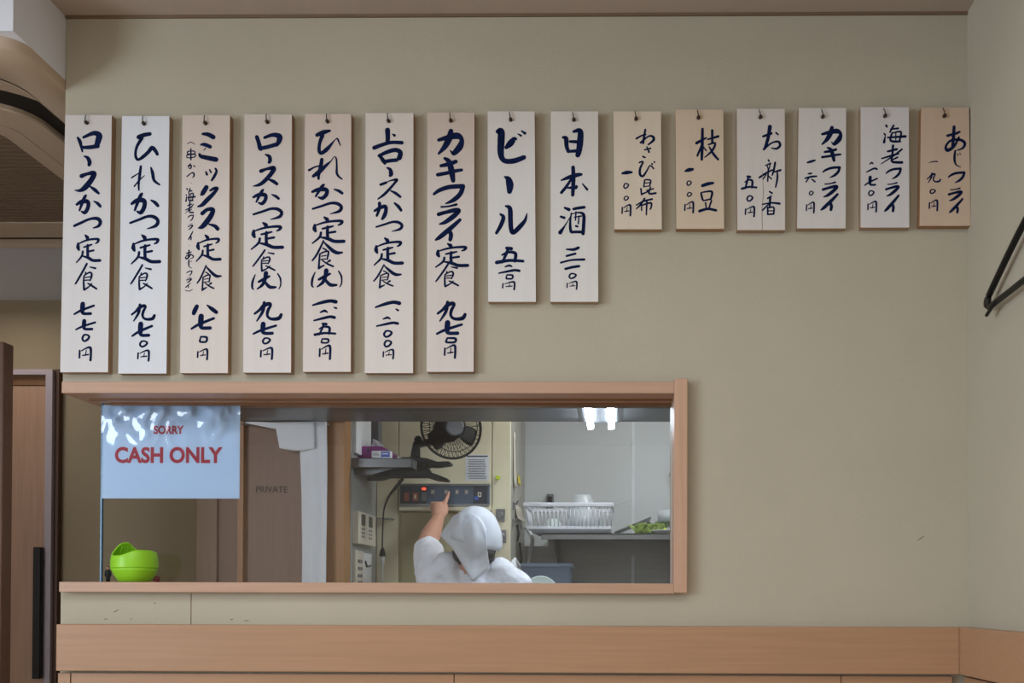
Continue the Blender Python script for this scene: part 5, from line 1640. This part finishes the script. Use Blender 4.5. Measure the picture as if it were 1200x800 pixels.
# kerchief: cap over the crown and a folded triangle hanging at the back
kr = (.089, .106, .108)
rows = []
seg = 64
for j in range(15):
    t = j / 14
    r = []
    for i in range(seg):
        a = 2 * math.pi * i / seg                       # 0 = right, -90 deg = towards the camera
        ca, sa = math.cos(a), math.sin(a)
        end = math.radians(100 + 6 * max(0, -sa) + 13 * max(0, ca) - 14 * max(0, -ca) - 22 * max(0, sa))
        th_ = max(0.002, end * t)
        d = Vector((kr[0] * math.sin(th_) * ca, kr[1] * math.sin(th_) * sa, kr[2] * math.cos(th_)))
        fold = 0.006 * noise.noise(Vector((ca * 2.2, sa * 2.2, t * 2.5))) * t + 0.004 * abs(math.sin(a * 5 + t * 4)) * t * max(0, -sa)
        r.append(Hc + d + d.normalized() * fold)
    r.append(r[0])
    rows.append(r)
km = MB().grid(rows)
MB_k = km.build('kerchief', 'kerchief', cook, smooth=True, solid=.0022)
lo = [(516, 627), (522, 634), (529, 641), (535, 650), (541, 660), (547, 670), (553.5, 681), (560, 677), (567, 671), (574, 665.5), (571, 657), (568, 650)]
up = [(530, 606), (533, 603.5), (536, 602), (540, 600), (544, 599), (548, 599), (552, 600), (556, 602), (560, 605), (564, 609), (567, 614), (570, 620)]
def dens(p, n): 
    q = spline(p, n)
    return q
lo, up = dens([(x, y) for x, y in lo], 3), dens([(x, y) for x, y in up], 3)
rows = []
for j in range(15):
    t = j / 14
    r = []
    for i, (a, b) in enumerate(zip(up, lo)):
        u = i / (len(lo) - 1)
        px, py = a[0] + (b[0] - a[0]) * t, a[1] + (b[1] - a[1]) * t
        w0 = P(px, py, PYc)
        dx, dz = w0.x - Hc.x, w0.z - Hc.z
        s = (dx / kr[0]) ** 2 + (dz / kr[2]) ** 2
        yo = kr[1] * math.sqrt(max(0, 1 - s))
        yo = max(yo, .080 - .9 * max(0, abs(dx) - .055))
        if dz < -.10: yo = max(yo, .082 + .25 * (-dz - .10))
        fold = .006 * math.sin(u * 17 + t * 3) * t + .006 * noise.noise(Vector((u * 6, t * 4, 3)))
        r.append(P(px, py, Hc.y - yo - .0125 * min(1, .35 + t * 1.2) + fold * .8))
    rows.append(r)
MB().grid(rows).build('kerchief_tail', 'kerchief', MB_k, smooth=True, solid=.002)

# crumpled white paper behind the cook's shoulder, on the worktop
rows = []
for j in range(12):
    t = j / 11
    r = []
    for i in range(9):
        u = i / 8
        q = P(601 + 12 * u + 3 * math.sin(t * 4), 698 - 46 * t * (1 - .35 * abs(u - .35)), 4.03)
        r.append((q.x, 4.03 + .02 * math.sin(u * 5 + t * 6), max(q.z, wz + .001)))
    rows.append(r)
o = MB().grid(rows).build('paper_bag', 'paper', smooth=True, solid=.001)
tag(o, 'crumpled white paper bag standing behind the right shoulder of the cook', 'bag')
# white plate rim in front of the blue-grey tub
c = P(634, 690, 3.95)
ax_ = Vector((.25, -.9, .35)).normalized()
o = MB().lathe([(.001, 0), (.045, 0), (.050, .004), (.066, .012), (.068, .015), (.064, .014), (.046, .006), (.001, .004)], (c.x, 3.95, wz + .075), ax_, 36).build('plate', 'mint', smooth=True)
tag(o, 'pale plate leaning against the blue-grey tub, only its rim above the sill', 'plate')
